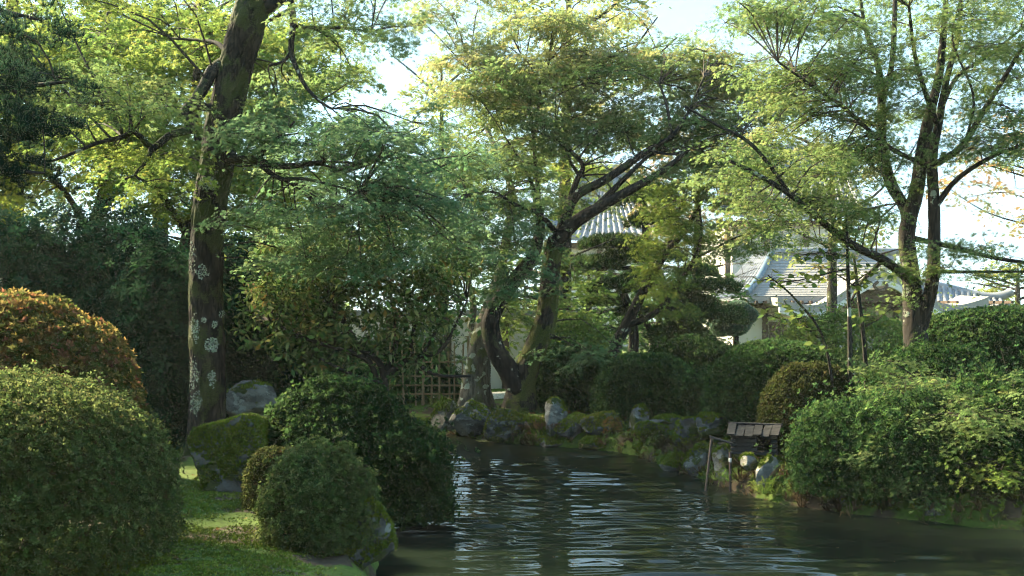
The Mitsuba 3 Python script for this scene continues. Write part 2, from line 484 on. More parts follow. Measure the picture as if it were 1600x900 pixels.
def height(x, y):
    x, y = np.broadcast_arrays(np.asarray(x, float), np.asarray(y, float))
    pts = shapely.points(x.ravel(), y.ravel())
    d = shapely.distance(POND.exterior, pts)
    d = np.where(shapely.contains(POND, pts), -d, d).reshape(x.shape)
    q = np.stack([x, y, x * 0], -1)
    z = -0.7 + 0.45 * sstep(-0.7, -0.05, d) + 0.55 * sstep(-0.1, 0.28, d) + 0.12 * sstep(0.2, 1.2, d)
    z = z + 0.5 * sstep(1.0, 4.0, d) * sstep(2.5, 6.0, x) * sstep(8, 12, y)
    z = z + 0.16 * (meshkit.fbm(q * 0.8, 3, 2) - 0.5) * sstep(0.0, 1.0, d) * np.exp(-np.hypot(x, y) / 60) + 0.07 * (meshkit.fbm(q * 5.0, 3, 4) - 0.5)
    return z


def axis(edges):
    return np.concatenate([np.arange(a, b, s) for a, b, s in edges] + [[edges[-1][1]]])


def grid(xs, ys, fn):
    X, Y = np.meshgrid(xs, ys)
    v = np.stack([X, Y, fn(X, Y)], -1).reshape(-1, 3)
    i, j = np.meshgrid(np.arange(len(ys) - 1), np.arange(len(xs) - 1), indexing='ij')
    a = i * len(xs) + j
    f = np.vstack([np.stack([a, a + 1, a + len(xs) + 1], -1).reshape(-1, 3), np.stack([a, a + len(xs) + 1, a + len(xs)], -1).reshape(-1, 3)])
    return v, f


structure('ground', grid(axis([(-400, -100, 60), (-100, -20, 8), (-20, -6, 0.7), (-6, 8, 0.17), (8, 20, 0.8), (20, 100, 8), (100, 400, 60)]),
                         axis([(-300, -20, 40), (-20, 2, 2), (2, 22, 0.17), (22, 40, 1.0), (40, 120, 8), (120, 400, 40)]), height), 'mat_soil', smooth=True)

waves = []
wr = np.random.default_rng(4)
for k in range(26):
    lam = 0.15 * (3.4 ** wr.uniform(0, 1))
    th = math.radians(90 + wr.normal(0, 10))
    waves.append((2 * math.pi / lam * math.cos(th), 2 * math.pi / lam * math.sin(th), wr.uniform(0, 6.28), lam * 0.0056))


def ripple(X, Y):
    q = np.stack([X, Y, X * 0], -1)
    w = 0.12 * (meshkit.fbm(q * 0.7, 3, 8) - 0.5)
    amp = 0.45 + 1.1 * sstep(0.35, 0.65, meshkit.fbm(q * np.array([0.35, 0.5, 1]) + 4, 3, 9))
    amp = amp * (0.55 + 0.45 * sstep(17.5, 10.0, Y)) * (0.5 + 0.85 * sstep(3.4, 0.4, X))
    z = 0
    for kx, ky, ph, a in waves:
        z = z + a * np.sin(kx * (X + w) + ky * (Y + w * 0.7) + ph)
    return z * amp


wv = grid(axis([(-2.6, 5.6, 0.06), (5.6, 14.2, 0.4)]), axis([(2.4, 7.6, 0.25), (7.6, 12, 0.04), (12, 19.6, 0.07)]), ripple)
structure('pond_water', wv, 'mat_water', smooth=True)
del wv

# pale gravel path behind the far bank
pv = grid(np.linspace(-6, 9, 60), np.linspace(0, 1, 8), lambda x, t: x * 0)
pv = (pv[0].copy(), pv[1])
pv[0][:, 1] = 22.6 + 1.9 * pv[0][:, 1] + 0.25 * np.sin(pv[0][:, 0] * 0.7)
pv[0][:, 2] = height(pv[0][:, 0], pv[0][:, 1]) + 0.05
structure('path', pv, 'mat_gravel', smooth=True)


def gz(x, y):
    return float(height(np.array([x]), np.array([y]))[0])


# ------------------------------------------------------------------ trees
def sample_pads(regions):
    """Pads of foliage: each region is (px0, px1, py0, py1, depth, depth spread, count, radius, palette)."""
    out = []
    for (x0, x1, y0, y1, Y, dY, n, a, pal) in regions:
        for _ in range(n):
            p = at(rng.uniform(x0, x1), rng.uniform(y0, y1), Y + rng.uniform(-dY, dY))
            out.append((p, a * rng.uniform(0.7, 1.3), pal))
    return out


def crown(pads, limb_pts, leaf=0.06, spray=0.2, per=34, dens=1.0, tpl=MAPLE, thick=0.16, tilt=0.45, twig_r=0.004, hang=0.12):
    """Leaf sprays in flat pads, and the twigs that carry them."""
    leaves, tw = MB(), MB()
    for (c, a, pal) in pads:
        i = np.argmin(((limb_pts[:, :3] - c) ** 2).sum(1))
        root = limb_pts[i, :3]
        L = np.linalg.norm(root - c)
        if L > 0.15:
            mid = (root + c) / 2 + np.array([rng.normal(0, 0.08), rng.normal(0, 0.08), 0.12 + 0.05 * rng.normal()]) * L
            v, f = tube([root, mid, c], [min(limb_pts[i, 3] * 0.6, 0.010 + 0.006 * L), 0.006 + 0.004 * L, 0.005], 4, 0.3)
            tw.add(v, f)
        n = max(3, int(dens * 1.5 * (a / spray) ** 2))
        rho = np.sqrt(rng.uniform(0, 1, n)); th = rng.uniform(0, 2 * np.pi, n)
        o = np.stack([np.cos(th), np.sin(th), 0 * th], 1)
        S = c + o * (rho * a)[:, None] + np.stack([0 * th, 0 * th, thick * a * rng.normal(0, 1, n) - hang * a * rho ** 2 * 2], 1)
        v, f = sticks(np.broadcast_to(c, S.shape), S, twig_r, twig_r * 0.5, 0.08)
        tw.add(v, f)
        nz = norm(o * tilt * rho[:, None] + np.array([0, 0, 1.0]) + rng.normal(0, 0.22, (n, 3)))
        k = rng.poisson(per, n); idx = np.repeat(np.arange(n), k); m = len(idx)
        if m == 0: continue
        x = norm(np.cross(np.cross(nz, o + 1e-3), nz)); y = np.cross(nz, x)
        u, w = rng.normal(0, spray * 0.62, m), rng.normal(0, spray * 0.5, m)
        P = S[idx] + x[idx] * u[:, None] + y[idx] * w[:, None] + nz[idx] * rng.normal(0, 0.025, m)[:, None]
        P[:, 2] -= (u * u + w * w) * 0.5
        d = x[idx] * (u + 0.08)[:, None] + y[idx] * w[:, None] + rng.normal(0, 0.05, (m, 3))
        nn = norm(nz[idx] + rng.normal(0, 0.34, (m, 3)))
        col = colors(pal, m, 0.18) * 0.55 + colors(pal, n, 0.15)[idx] * 0.45
        v, f, cc = stamp(tpl, P, nn, d, leaf * rng.uniform(0.7, 1.25, m), col)
        leaves.add(v, f, cc)
    return leaves, tw


def tree(name, label, cat, limbs, regions, bark_key='mat_bark', limb_bark=None, group=None, sides=10, trunk_sides=22, rough=0.10, extra_pads=(), flare=0.5, leaf_mat='mat_leaf', wander=0.03, tstep=None, **kw):
    """limbs: lists of (px, py, depth, radius in metres); the first is the trunk."""
    t = thing(name, label, cat, group)
    pts = []
    for k, limb in enumerate(limbs):
        P = np.array([at(*q[:3]) for q in limb]); R = np.array([q[3] for q in limb])
        if k == 0 and P[0, 2] < 2.2:
            P[0, 2] = gz(P[0, 0], P[0, 1]) - 0.08
        elif wander:
            P[1:-1] += rng.normal(0, wander, P[1:-1].shape) * np.array([0.4, 2, 0.4])
        if k == 0:
            v, f = tube(P, R, trunk_sides, tstep or max(0.03, R[0] * 0.16), rough, 11, flare)
        else:
            v, f = tube(P, R, sides if R[0] > 0.025 else 6, (tstep or 0.09), rough * 0.8, k)
        part(t, 'trunk' if k == 0 else 'branch', trimesh.Trimesh(v, f, process=False), bark_key if k == 0 else (limb_bark or bark_key), smooth=True)
        pts.append(catmull(np.hstack([P, R[:, None]]), 0.12))
    pts = np.vstack(pts)
    pads = sample_pads(regions) + list(extra_pads)
    leaves, tw = crown(pads, pts, **kw)
    part(t, 'twigs', tw, 'mat_twig', kind='stuff')
    part(t, 'foliage', leaves, leaf_mat, color=True, kind='stuff')
    return t


# --- the large leaning maple on the left
D = 12.5
big = tree('maple_tree', 'large maple with a thick dark leaning trunk spotted with lichen, left of the pond', 'tree', [
    [(322, 716, D, .225), (324, 640, D, .225), (326, 560, D, .218), (321, 440, D, .21), (326, 340, D, .21), (344, 220, D, .212), (364, 120, D, .215), (390, 30, D, .22), (404, -30, D, .18), (410, -120, D, .15)],
    [(352, 100, D, .10), (334, 112, D - .1, .085), (318, 140, D - .2, .075), (300, 162, D - .25, .075), (289, 182, D - .3, .07), (304, 201, D - .3, .06)],
    [(300, 162, D - .25, .06), (325, 168, D - .1, .05), (338, 165, D, .05)],
    [(304, 201, D - .3, .055), (268, 214, D - .5, .045), (238, 231, D - .7, .042), (222, 214, D - .8, .034), (208, 207, D - 1, .032), (188, 211, D - 1, .03), (150, 226, D - 1.2, .024), (100, 242, D - 1.4, .018), (58, 258, D - 1.5, .012)],
    [(238, 231, D - .7, .03), (226, 256, D - .8, .024), (214, 274, D - .8, .02), (228, 284, D - .8, .012)],
    [(214, 272, D - .8, .014), (195, 280, D - .9, .012)],
    [(352, 240, D, .10), (372, 249, D - .2, .06), (402, 252, D - .4, .05), (440, 257, D - .6, .038), (505, 253, D - .8, .026)],
    [(402, 253, D - .4, .04), (418, 268, D - .5, .034), (440, 277, D - .6, .028), (482, 281, D - .8, .018), (560, 300, D - 1, .012)],
    [(405, 251, D - .4, .03), (420, 228, D - .5, .024), (438, 212, D - .6, .018), (460, 190, D - .7, .012)],
    [(398, 20, D, .1), (425, 5, D - .1, .075), (446, -20, D - .2, .06), (455, -60, D - .3, .05)],
    [(446, -25, D - .2, .05), (455, 4, D - .3, .042), (459, 40, D - .4, .038), (456, 78, D - .5, .034), (466, 110, D - .6, .028), (480, 140, D - .6, .024), (500, 158, D - .7, .018), (518, 170, D - .7, .012)],
    [(456, 15, D - .3, .03), (435, 25, D - .3, .026), (415, 36, D - .2, .02)],
    [(457, 36, D - .4, .03), (480, 43, D - .5, .024), (533, 44, D - .6, .015), (580, 50, D - .7, .01)],
    [(457, 78, D - .5, .026), (440, 95, D - .5, .02), (420, 102, D - .5, .014)],
    [(365, 95, D, .05), (345, 68, D + .3, .035), (320, 65, D + .5, .025), (270, 60, D + .8, .016)],
    [(345, 225, D, .04), (338, 250, D + .5, .03), (335, 262, D + .8, .02)],
], [
    (60, 300, 95, 180, D - .9, .5, 12, .45, 'maple_green'), (20, 310, -40, 100, D - .2, 1.0, 10, .45, 'maple_lime'), (100, 330, 190, 300, D - .3, .8, 8, .45, 'maple_lime'),
    (420, 650, -60, 60, D - .6, .8, 17, .42, 'maple_green'), (380, 560, 60, 170, D + .2, .6, 9, .36, 'maple_green'),
    (420, 700, 165, 330, D - .7, .8, 34, .5, 'maple_blue'), (380, 640, 280, 420, D - .3, .8, 26, .46, 'maple_blue'), (320, 420, 190, 215, D - .7, .2, 4, .3, 'maple_blue'),
    (600, 760, 240, 400, D + .2, .8, 17, .46, 'maple_blue'),
], bark_key='mat_bark_big', limb_bark='mat_bark', leaf=.075, spray=.19, per=32, dens=1.0, trunk_sides=80, rough=.13, flare=.3)

# --- the maple with two trunks on the far bank
D = 19.0
tree('maple_tree', 'two-trunked mossy maple leaning over the far bank in the middle', 'tree', [
    [(812, 645, D, .34), (814, 610, D, .27), (824, 575, D, .23), (838, 540, D, .22), (854, 495, D, .205), (858, 450, D, .19), (862, 410, D, .18), (870, 372, D, .17)],
    [(812, 612, D - .05, .24), (796, 580, D - .1, .21), (776, 545, D - .2, .19), (766, 505, D - .2, .18), (784, 462, D - .3, .16), (812, 428, D - .3, .14), (834, 400, D - .2, .12), (845, 350, D, .09), (835, 300, D, .06)],
    [(868, 380, D, .15), (900, 348, D - .3, .125), (948, 320, D - .6, .10), (998, 290, D - 1, .075), (1043, 262, D - 1.2, .05), (1085, 225, D - 1.4, .03)],
    [(880, 352, D, .10), (900, 305, D - .2, .09), (945, 280, D - .5, .08), (1013, 235, D - 1, .06), (1050, 210, D - 1.2, .045), (1078, 172, D - 1.3, .03), (1100, 120, D - 1.5, .02)],
    [(930, 325, D - .5, .07), (960, 296, D - .7, .055), (990, 268, D - .8, .04), (1020, 240, D - .9, .03), (1060, 232, D - 1, .02)],
    [(870, 372, D, .09), (886, 320, D + .2, .07), (903, 282, D + .2, .055), (910, 260, D + .2, .048), (892, 238, D + .1, .04), (870, 220, D, .035), (840, 206, D, .028), (815, 200, D, .02)],
    [(905, 275, D + .2, .035), (890, 252, D + .3, .028), (882, 225, D + .3, .022), (868, 190, D + .3, .015)],
    [(870, 365, D, .06), (840, 335, D - .4, .045), (800, 318, D - .7, .035), (770, 302, D - .9, .025), (730, 304, D - 1.1, .016)],
    [(845, 350, D, .05), (838, 270, D + .3, .04), (830, 180, D + .5, .035), (815, 155, D + .5, .028), (793, 130, D + .6, .022), (733, 110, D + .7, .015)],
    [(838, 190, D + .5, .03), (842, 140, D + .6, .024), (830, 105, D + .6, .018), (815, 88, D + .6, .012)],
    [(840, 165, D + .5, .025), (870, 150, D + .6, .02), (908, 132, D + .6, .014)],
    [(843, 130, D + .6, .02), (855, 112, D + .6, .016), (858, 95, D + .7, .01)],
    [(838, 300, D, .035), (820, 262, D - .2, .028), (806, 240, D - .3, .02), (790, 215, D - .4, .014)],
    [(950, 318, D - .6, .03), (955, 298, D - .7, .02), (948, 285, D - .7, .014)],
    [(1013, 235, D - 1, .03), (1060, 240, D - 1.3, .024), (1110, 215, D - 1.5, .018), (1160, 205, D - 1.6, .012)],
    [(1050, 210, D - 1.2, .03), (1040, 165, D - 1, .024), (1030, 130, D - 1, .016)],
], [
    (710, 960, 20, 150, D + .8, 1.2, 34, .7, 'maple_autumn'), (690, 900, 110, 260, D + .6, 1.3, 26, .65, 'maple_green'),
    (860, 1140, 110, 225, D + .4, 1.3, 32, .66, 'maple_green'), (950, 1200, 80, 180, D + .6, 1.2, 20, .62, 'maple_autumn'), (1000, 1180, 180, 270, D - .6, .9, 15, .52, 'maple_green'),
    (640, 830, 240, 390, D - .6, 1.0, 30, .62, 'maple_green'), (700, 860, 330, 470, D - .9, .8, 20, .5, 'maple_blue'), (820, 900, 300, 400, D + .5, .7, 6, .4, 'maple_green'),
    (840, 960, 530, 580, D - .5, .5, 5, .4, 'maple_blue'), (740, 880, 440, 530, D + .5, .4, 7, .38, 'maple_green'),
    (880, 1020, 220, 330, D + .9, .8, 11, .42, 'maple_green'), (1060, 1260, 90, 260, D - .2, 1.0, 20, .55, 'maple_green'), (980, 1200, 60, 190, D + .6, 1.0, 12, .58, 'maple_green'), (640, 1000, -10, 60, D + .8, 1.2, 10, .55, 'maple_autumn'),
], bark_key='mat_bark_moss', limb_bark='mat_bark', leaf=.10, spray=.25, per=30, dens=1.0, tpl=MAPLE_FAR, trunk_sides=40, rough=.09, flare=.45)

# --- pale trunk beside it
D = 20.0
tree('maple_tree', 'stout pale-barked tree with a flared base next to the bamboo fence', 'tree', [
    [(742, 634, D, .36), (744, 600, D, .29), (748, 560, D, .25), (752, 530, D, .21), (762, 490, D + .2, .15), (778, 440, D + .4, .12), (790, 380, D + .8, .10), (800, 300, D + 1.2, .08), (760, 200, D + 2, .05)],
    [(752, 545, D, .12), (738, 510, D + .3, .09), (740, 470, D + .6, .07), (720, 400, D + 1, .05), (690, 300, D + 1.6, .03)],
], [(640, 900, 170, 330, D + 2.2, 1.2, 18, .6, 'maple_lime'), (640, 780, 380, 500, D + 1.2, .8, 10, .5, 'maple_lime')],
    bark_key='mat_bark_pale', leaf=.125, spray=.27, per=28, tpl=MAPLE_FAR, trunk_sides=36, rough=.09, flare=.4)

# --- slender maple leaning right behind the round bush
D = 21.0
tree('maple_tree', 'slender maple leaning right with bright fine foliage, in front of the cloud-pruned pine', 'tree', [
    [(955, 590, D, .15), (958, 555, D, .14), (978, 509, D, .12), (1009, 448, D, .10), (1038, 399, D, .08), (1070, 360, D - .2, .06), (1098, 310, D - .4, .04), (1120, 270, D - .5, .025)],
    [(980, 508, D, .08), (1020, 491, D - .3, .065), (1059, 448, D - .5, .055), (1088, 402, D - .8, .045), (1095, 360, D - .8, .03), (1092, 320, D - .9, .02)],
    [(1088, 402, D - .8, .03), (1115, 390, D - 1, .024), (1152, 372, D - 1.2, .016), (1200, 358, D - 1.3, .01)],
    [(1038, 399, D, .05), (1050, 365, D + .2, .04), (1066, 310, D + .3, .028), (1075, 280, D + .3, .018)],
    [(1062, 448, D - .5, .02), (1068, 420, D - .4, .016), (1078, 380, D - .4, .01)],
], [
    (990, 1110, 270, 400, D - .3, .9, 26, .5, 'maple_lime'), (1050, 1220, 250, 325, D - .8, .8, 16, .5, 'maple_green'), (1080, 1230, 340, 400, D - 1, .6, 13, .45, 'maple_green'),
    (990, 1080, 400, 480, D - .1, .6, 12, .4, 'maple_lime'), (1020, 1060, 420, 500, D - .3, .4, 5, .4, 'maple_lime'),
], bark_key='mat_bark', leaf=.10, spray=.22, per=32, rough=.08)

# --- the maple clump on the right bank
D = 14.0
tree('maple_tree', 'several-stemmed maple rising behind the clipped shrubs of the right bank', 'tree', [
    [(1440, 640, D, .19), (1436, 585, D, .175), (1430, 520, D, .165), (1424, 440, D, .125), (1417, 365, D, .11), (1432, 300, D, .10), (1441, 240, D, .09), (1453, 175, D, .075), (1466, 125, D, .06), (1473, 65, D, .05), (1480, -30, D, .03)],
    [(1432, 530, D, .12), (1446, 485, D - .1, .10), (1457, 430, D - .2, .092), (1461, 325, D - .3, .08), (1463, 250, D - .3, .07), (1467, 190, D - .3, .055), (1481, 125, D - .4, .045), (1496, 50, D - .5, .035), (1504, -30, D - .5, .025)],
    [(1418, 370, D, .08), (1408, 325, D + .2, .08), (1394, 288, D + .2, .082), (1382, 228, D + .2, .075), (1376, 168, D + .2, .06), (1366, 105, D + .2, .045), (1352, 45, D + .2, .03), (1340, -30, D + .2, .02)],
    [(1378, 160, D + .2, .045), (1388, 105, D + .1, .04), (1393, 30, D, .035), (1398, -40, D, .025)],
    [(1464, 256, D - .3, .05), (1506, 225, D - .5, .045), (1541, 175, D - .7, .038), (1566, 125, D - .8, .03), (1605, 60, D - 1, .022)],
    [(1462, 322, D - .3, .045), (1501, 280, D - .5, .036), (1551, 245, D - .8, .028), (1610, 222, D - 1, .018)],
    [(1420, 436, D, .07), (1375, 408, D - .4, .06), (1331, 385, D - .7, .052), (1286, 345, D - 1, .044), (1236, 305, D - 1.2, .038), (1181, 270, D - 1.3, .03), (1141, 252, D - 1.4, .02)],
    [(1456, 262, D - .2, .035), (1391, 230, D - .6, .03), (1316, 165, D - 1, .024), (1266, 130, D - 1.2, .018), (1215, 96, D - 1.4, .012)],
    [(1236, 305, D - 1.2, .026), (1176, 226, D - 1.2, .024), (1121, 195, D - 1.2, .018), (1070, 166, D - 1.2, .012)],
    [(1467, 178, D - .1, .035), (1491, 125, D + .2, .03), (1541, 90, D + .4, .024), (1605, 38, D + .6, .016)],
    [(1466, 200, D - .3, .04), (1445, 140, D - .6, .034), (1430, 80, D - .8, .026), (1420, 10, D - 1, .018)],
    [(1425, 372, D, .04), (1496, 388, D - .4, .034), (1556, 400, D - .6, .028), (1605, 411, D - .8, .024)],
    [(1470, 424, D - .2, .03), (1501, 425, D - .3, .024), (1605, 424, D - .6, .016)],
    [(1376, 410, D - .4, .03), (1350, 440, D - .5, .024), (1330, 470, D - .6, .016)],
    [(1510, 220, D - .6, .02), (1520, 150, D - .8, .016), (1490, 60, D - 1, .012), (1500, 0, D - 1.1, .01)],
], [
    (1180, 1400, 20, 160, D - .6, 1.0, 40, .46, 'maple_green'), (1130, 1300, -40, 40, D - .8, .8, 14, .42, 'maple_green'), (1380, 1620, -40, 130, D - .4, 1.1, 40, .5, 'maple_green'),
    (1500, 1630, 110, 260, D - .5, .8, 18, .45, 'maple_green'), (1290, 1460, 150, 290, D - .4, .9, 14, .4, 'maple_green'), (1110, 1330, 220, 330, D - 1.1, .6, 25, .42, 'maple_green'), (1190, 1420, 110, 250, D - .2, .6, 26, .42, 'maple_green'),
    (1180, 1330, 300, 370, D - 1, .5, 11, .38, 'maple_green'), (1260, 1420, 320, 380, D - .8, .6, 9, .34, 'maple_green'), (1430, 1500, 350, 430, D - .6, .5, 6, .3, 'maple_green'),
    (1480, 1630, 370, 450, D - .7, .4, 8, .35, 'maple_green'), (1200, 1380, 150, 260, D + .6, .6, 8, .4, 'maple_autumn'), (1390, 1470, 410, 480, D - .4, .3, 5, .25, 'maple_green'),
], bark_key='mat_bark', leaf=.075, spray=.19, per=28, dens=.95, trunk_sides=36, rough=.09)

# --- yellow-green maples glowing in the sun behind the left shrubs
for (px, D, lab, regs) in (
    (150, 18.0, 'yellow-green maple glowing in the sun behind the dark shrubs at far left', [(-60, 200, 60, 230, 18, 1.6, 26, .75, 'maple_lime'), (-60, 220, 200, 340, 18, 1.4, 26, .7, 'maple_yellow'), (40, 240, 20, 100, 18.5, 1.5, 12, .7, 'maple_lime')]),
    (300, 17.5, 'yellow-green sunlit maple seen behind the large leaning trunk', [(180, 440, 160, 330, 17.5, 1.5, 34, .7, 'maple_lime'), (330, 480, 250, 420, 17, 1.2, 22, .6, 'maple_yellow'), (200, 420, 20, 160, 18, 1.6, 24, .75, 'maple_lime'), (380, 540, 40, 200, 18.5, 1.4, 20, .7, 'maple_lime')]),
):
    tree('maple_tree', lab, 'tree', [
        [(px, 640, D, .2), (px + 8, 540, D, .16), (px - 10, 400, D, .13), (px + 15, 280, D, .10), (px + 5, 150, D, .07), (px + 20, 20, D, .04)],
        [(px, 380, D, .07), (px - 50, 300, D - .4, .05), (px - 110, 240, D - .8, .03)], [(px + 10, 330, D, .06), (px + 70, 250, D + .3, .04), (px + 120, 180, D + .6, .02)],
    ], regs, bark_key='mat_bark', leaf=.125, spray=.27, per=28, tpl=MAPLE_FAR, dens=1.0, group=None)


# --- trees of the background
def back_tree(name, label, px, top, D, w, pal, n, trunk_r=.18, base_py=560, lean=0, leaf=.17, tpl=RHOMB, crown_h=.62, dens=1.0, per=30, bare=False, cat='tree'):
    h = base_py - top
    limbs = [[(px, base_py, D, trunk_r), (px + lean * .3, base_py - h * .35, D, trunk_r * .8), (px + lean * .7, base_py - h * .65, D, trunk_r * .55), (px + lean, top + h * .08, D, trunk_r * .2)]]
    for k in range(7):
        t = rng.uniform(.4, .85); s = rng.choice([-1, 1])
        x0, y0 = px + lean * t, base_py - h * t
        limbs.append([(x0, y0, D, trunk_r * .35), (x0 + s * w * .25, y0 - h * .08, D + rng.normal(0, .6), trunk_r * .22), (x0 + s * w * rng.uniform(.4, .55), y0 - h * rng.uniform(.1, .22), D + rng.normal(0, 1), trunk_r * .08)])
    pads = []
    for _ in range(n):
        u = norm(rng.normal(size=3)) * rng.uniform(.35, 1) ** .6
        pads.append((at(px + lean * .8 + u[0] * w * .5, top + h * crown_h * .5 * (1 - u[2]), D + u[1] * w * .5 * D / F), w * D / F * rng.uniform(.10, .17), pal))
    return tree(name, label, cat, limbs, [], bark_key='mat_bark', extra_pads=pads, leaf=leaf, spray=leaf * 2.2, per=per, tpl=tpl, dens=dens, trunk_sides=9, sides=5, tstep=.4, thick=.3, hang=.1)


back_tree('broadleaf_tree', 'tall tree with a forked pinkish trunk above the middle maples', 880, -120, 27, 330, 'maple_autumn', 46, .22, lean=10)
back_tree('broadleaf_tree', 'thin autumn-tinted tree beside the gap of sky at the top left of the middle', 690, 60, 27, 170, 'maple_autumn', 18, .12)
back_tree('maple_tree', 'reddish autumn maple behind the temple roofs, right of the sky gap', 1090, 170, 31, 260, 'maple_pink', 34, .18)
back_tree('cherry_tree', 'sparse cherry with orange autumn leaves at the right edge, against the bright sky', 1650, 150, 26, 420, 'cherry', 60, .08, base_py=520, dens=.5, per=14, leaf=.14)
back_tree('broadleaf_tree', 'golden green tree low at the right edge behind the temple roof end', 1590, 400, 52, 150, 'maple_yellow', 24, .2, base_py=540, leaf=.2)
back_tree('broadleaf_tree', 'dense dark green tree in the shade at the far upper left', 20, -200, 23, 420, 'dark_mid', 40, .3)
back_tree('broadleaf_tree', 'mid green tree behind the glowing maples left of the leaning trunk', 250, -60, 26, 380, 'maple_green', 40, .25)
back_tree('broadleaf_tree', 'dense green tree behind the flowering shrub in the left middle', 520, 180, 25, 330, 'maple_green', 40, .2)
back_tree('broadleaf_tree', 'small bright green tree behind the pale trunk in the middle', 850, 380, 25, 220, 'fresh', 30, .12, base_py=580, crown_h=.85)
back_tree('broadleaf_tree', 'soft green tree above the temple gate at the right', 1300, 180, 34, 260, 'maple_autumn', 24, .2, dens=.7)

back_tree('evergreen_tree', 'dark evergreen behind the cloud-pruned pine, left of the gate', 920, 400, 31, 200, 'hedge', 26, .14, base_py=560, crown_h=.95, leaf=.2)
back_tree('evergreen_tree', 'rounded evergreen behind the trunks of the cloud-pruned pine', 1030, 420, 32, 190, 'dark_mid', 26, .14, base_py=560, crown_h=.95, leaf=.2)

# dark conifer boughs reaching in from the upper left
D = 9.5
cp = [(at(rng.uniform(-160, 110), rng.uniform(20, 300), D + rng.uniform(-1, 1)), rng.uniform(.28, .5), 'conifer') for _ in range(30)]
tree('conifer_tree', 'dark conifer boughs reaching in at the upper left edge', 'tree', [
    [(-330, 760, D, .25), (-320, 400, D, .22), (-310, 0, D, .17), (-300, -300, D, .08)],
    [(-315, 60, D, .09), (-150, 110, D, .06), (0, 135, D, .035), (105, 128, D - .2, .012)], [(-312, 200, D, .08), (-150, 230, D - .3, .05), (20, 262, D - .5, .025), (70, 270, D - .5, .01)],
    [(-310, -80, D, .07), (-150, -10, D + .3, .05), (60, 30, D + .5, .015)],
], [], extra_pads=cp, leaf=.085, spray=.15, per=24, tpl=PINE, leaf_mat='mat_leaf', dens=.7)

# shade trees outside the frame on the left: the foreground lies in their broken shadow
for (x, y, h, lab) in ((-8.0, 4.5, 7.0, 'maple left of the camera that shades the moss lawn'),):
    t = thing('maple_tree', lab, 'tree')
    P = np.array([[x, y, gz(x, y) - .1], [x + .2, y, 2.0], [x + .1, y + .2, 4.0], [x + .4, y, h - 1]])
    v, f = tube(P, [.25, .2, .16, .05], 14, .15, .1, 3, .4)
    part(t, 'trunk', trimesh.Trimesh(v, f, process=False), 'mat_bark', smooth=True)
    pads = []
    for _ in range(9):
        u = norm(rng.normal(size=3)) * rng.uniform(.3, 1) ** .5
        pads.append((np.array([x, y, h - 2.2]) + u * np.array([2.6, 2.6, 2.0]), rng.uniform(.5, .8), 'maple_green'))
    leaves, tw = crown(pads, catmull(np.hstack([P, [[.25], [.2], [.16], [.05]]]), .2), leaf=.16, spray=.3, per=26, tpl=MAPLE_FAR)
    part(t, 'twigs', tw, 'mat_twig', kind='stuff'); part(t, 'foliage', leaves, 'mat_leaf', color=True, kind='stuff')


# ------------------------------------------------------------------ shrubs
def mound(name, label, c, r, n, tpl, size, pal, cat='shrub', lump=.10, deep=.10, seed=0, group=None, m='mat_leaf', lobes=3.0, up=.45, jit=.45, stems=9, back=.45, zmin=.05, wild=0.0, square=2.5):
    """A clipped or natural shrub: sprigs through the outer shell of a lumpy dome, on woody stems. c is at the ground."""
    t = thing(name, label, cat, group)
    c, r = np.asarray(c, float), np.asarray(r, float)
    N = int(n * 2.6)
    u = norm(rng.normal(size=(N, 3)))
    u[:, 2] = np.where(u[:, 2] < -.25, -u[:, 2], u[:, 2]); u = norm(u)
    nr = norm(u / r)
    toward = norm(np.array([0, 0, EYE]) - c - np.array([0, 0, r[2] * .5]))
    keep = (nr @ toward > -.15) | (rng.uniform(size=N) < back)
    u, nr = u[keep], nr[keep]
    sq = (np.abs(u) ** square).sum(1) ** (-1 / square)
    w = sq + lump * 2 * (meshkit.fbm(u * lobes + seed * 7.3, 3, seed) - .5) + lump * .7 * (meshkit.fbm(u * lobes * 4 + seed, 2, seed + 3) - .5)
    depth = rng.exponential(deep, len(u)) - wild * rng.exponential(.5, len(u)) * (rng.uniform(size=len(u)) < .25)
    s = w * (1 - np.minimum(depth, .75))
    P = c + np.array([0, 0, r[2] * .12]) + u * r * s[:, None] * np.array([1, 1, .88])
    ok = P[:, 2] > c[2] + zmin
    P, nr = P[ok][:n], nr[ok][:n]
    k = len(P)
    nn = norm(nr + np.array([0, 0, up]) + rng.normal(0, jit, (k, 3)))
    patch = meshkit.fbm(P * 2.6 + seed, 3, seed + 1)[:, None]
    col = colors(pal, k) * (0.78 + 0.45 * patch)
    v, f, cc = stamp(tpl, P, nn, rng.normal(size=(k, 3)), size * rng.uniform(.7, 1.25, k), col)
    mb = MB().add(v, f, cc)
    sm = MB()
    for q in range(stems):
        a = rng.uniform(0, 2 * np.pi); e = rng.uniform(.25, .85)
        tip = c + np.array([math.cos(a) * r[0] * e, math.sin(a) * r[1] * e, r[2] * rng.uniform(.55, .95) * math.sqrt(1 - e * e * .8)])
        base = c + np.array([math.cos(a) * r[0] * .12, math.sin(a) * r[1] * .12, -.08])
        vv, ff = tube([base, (base + tip) / 2 + np.array([math.cos(a), math.sin(a), 0]) * .08 * r[0], tip], [.022, .015, .005], 5, .12)
        sm.add(vv, ff)
    i = rng.choice(k, min(k, 240), replace=False)
    vv, ff = sticks(P[i] - nr[i] * r.mean() * .35, P[i], .005, .0025, .03)
    sm.add(vv, ff)
    part(t, 'stems', sm, 'mat_twig', kind='stuff')
    part(t, 'foliage', mb, m, color=True, kind='stuff')
    return t


def on_ground(px, y, dz=0.0):
    x = (px - 800) / F * y
    return np.array([x, y, gz(x, y) + dz])


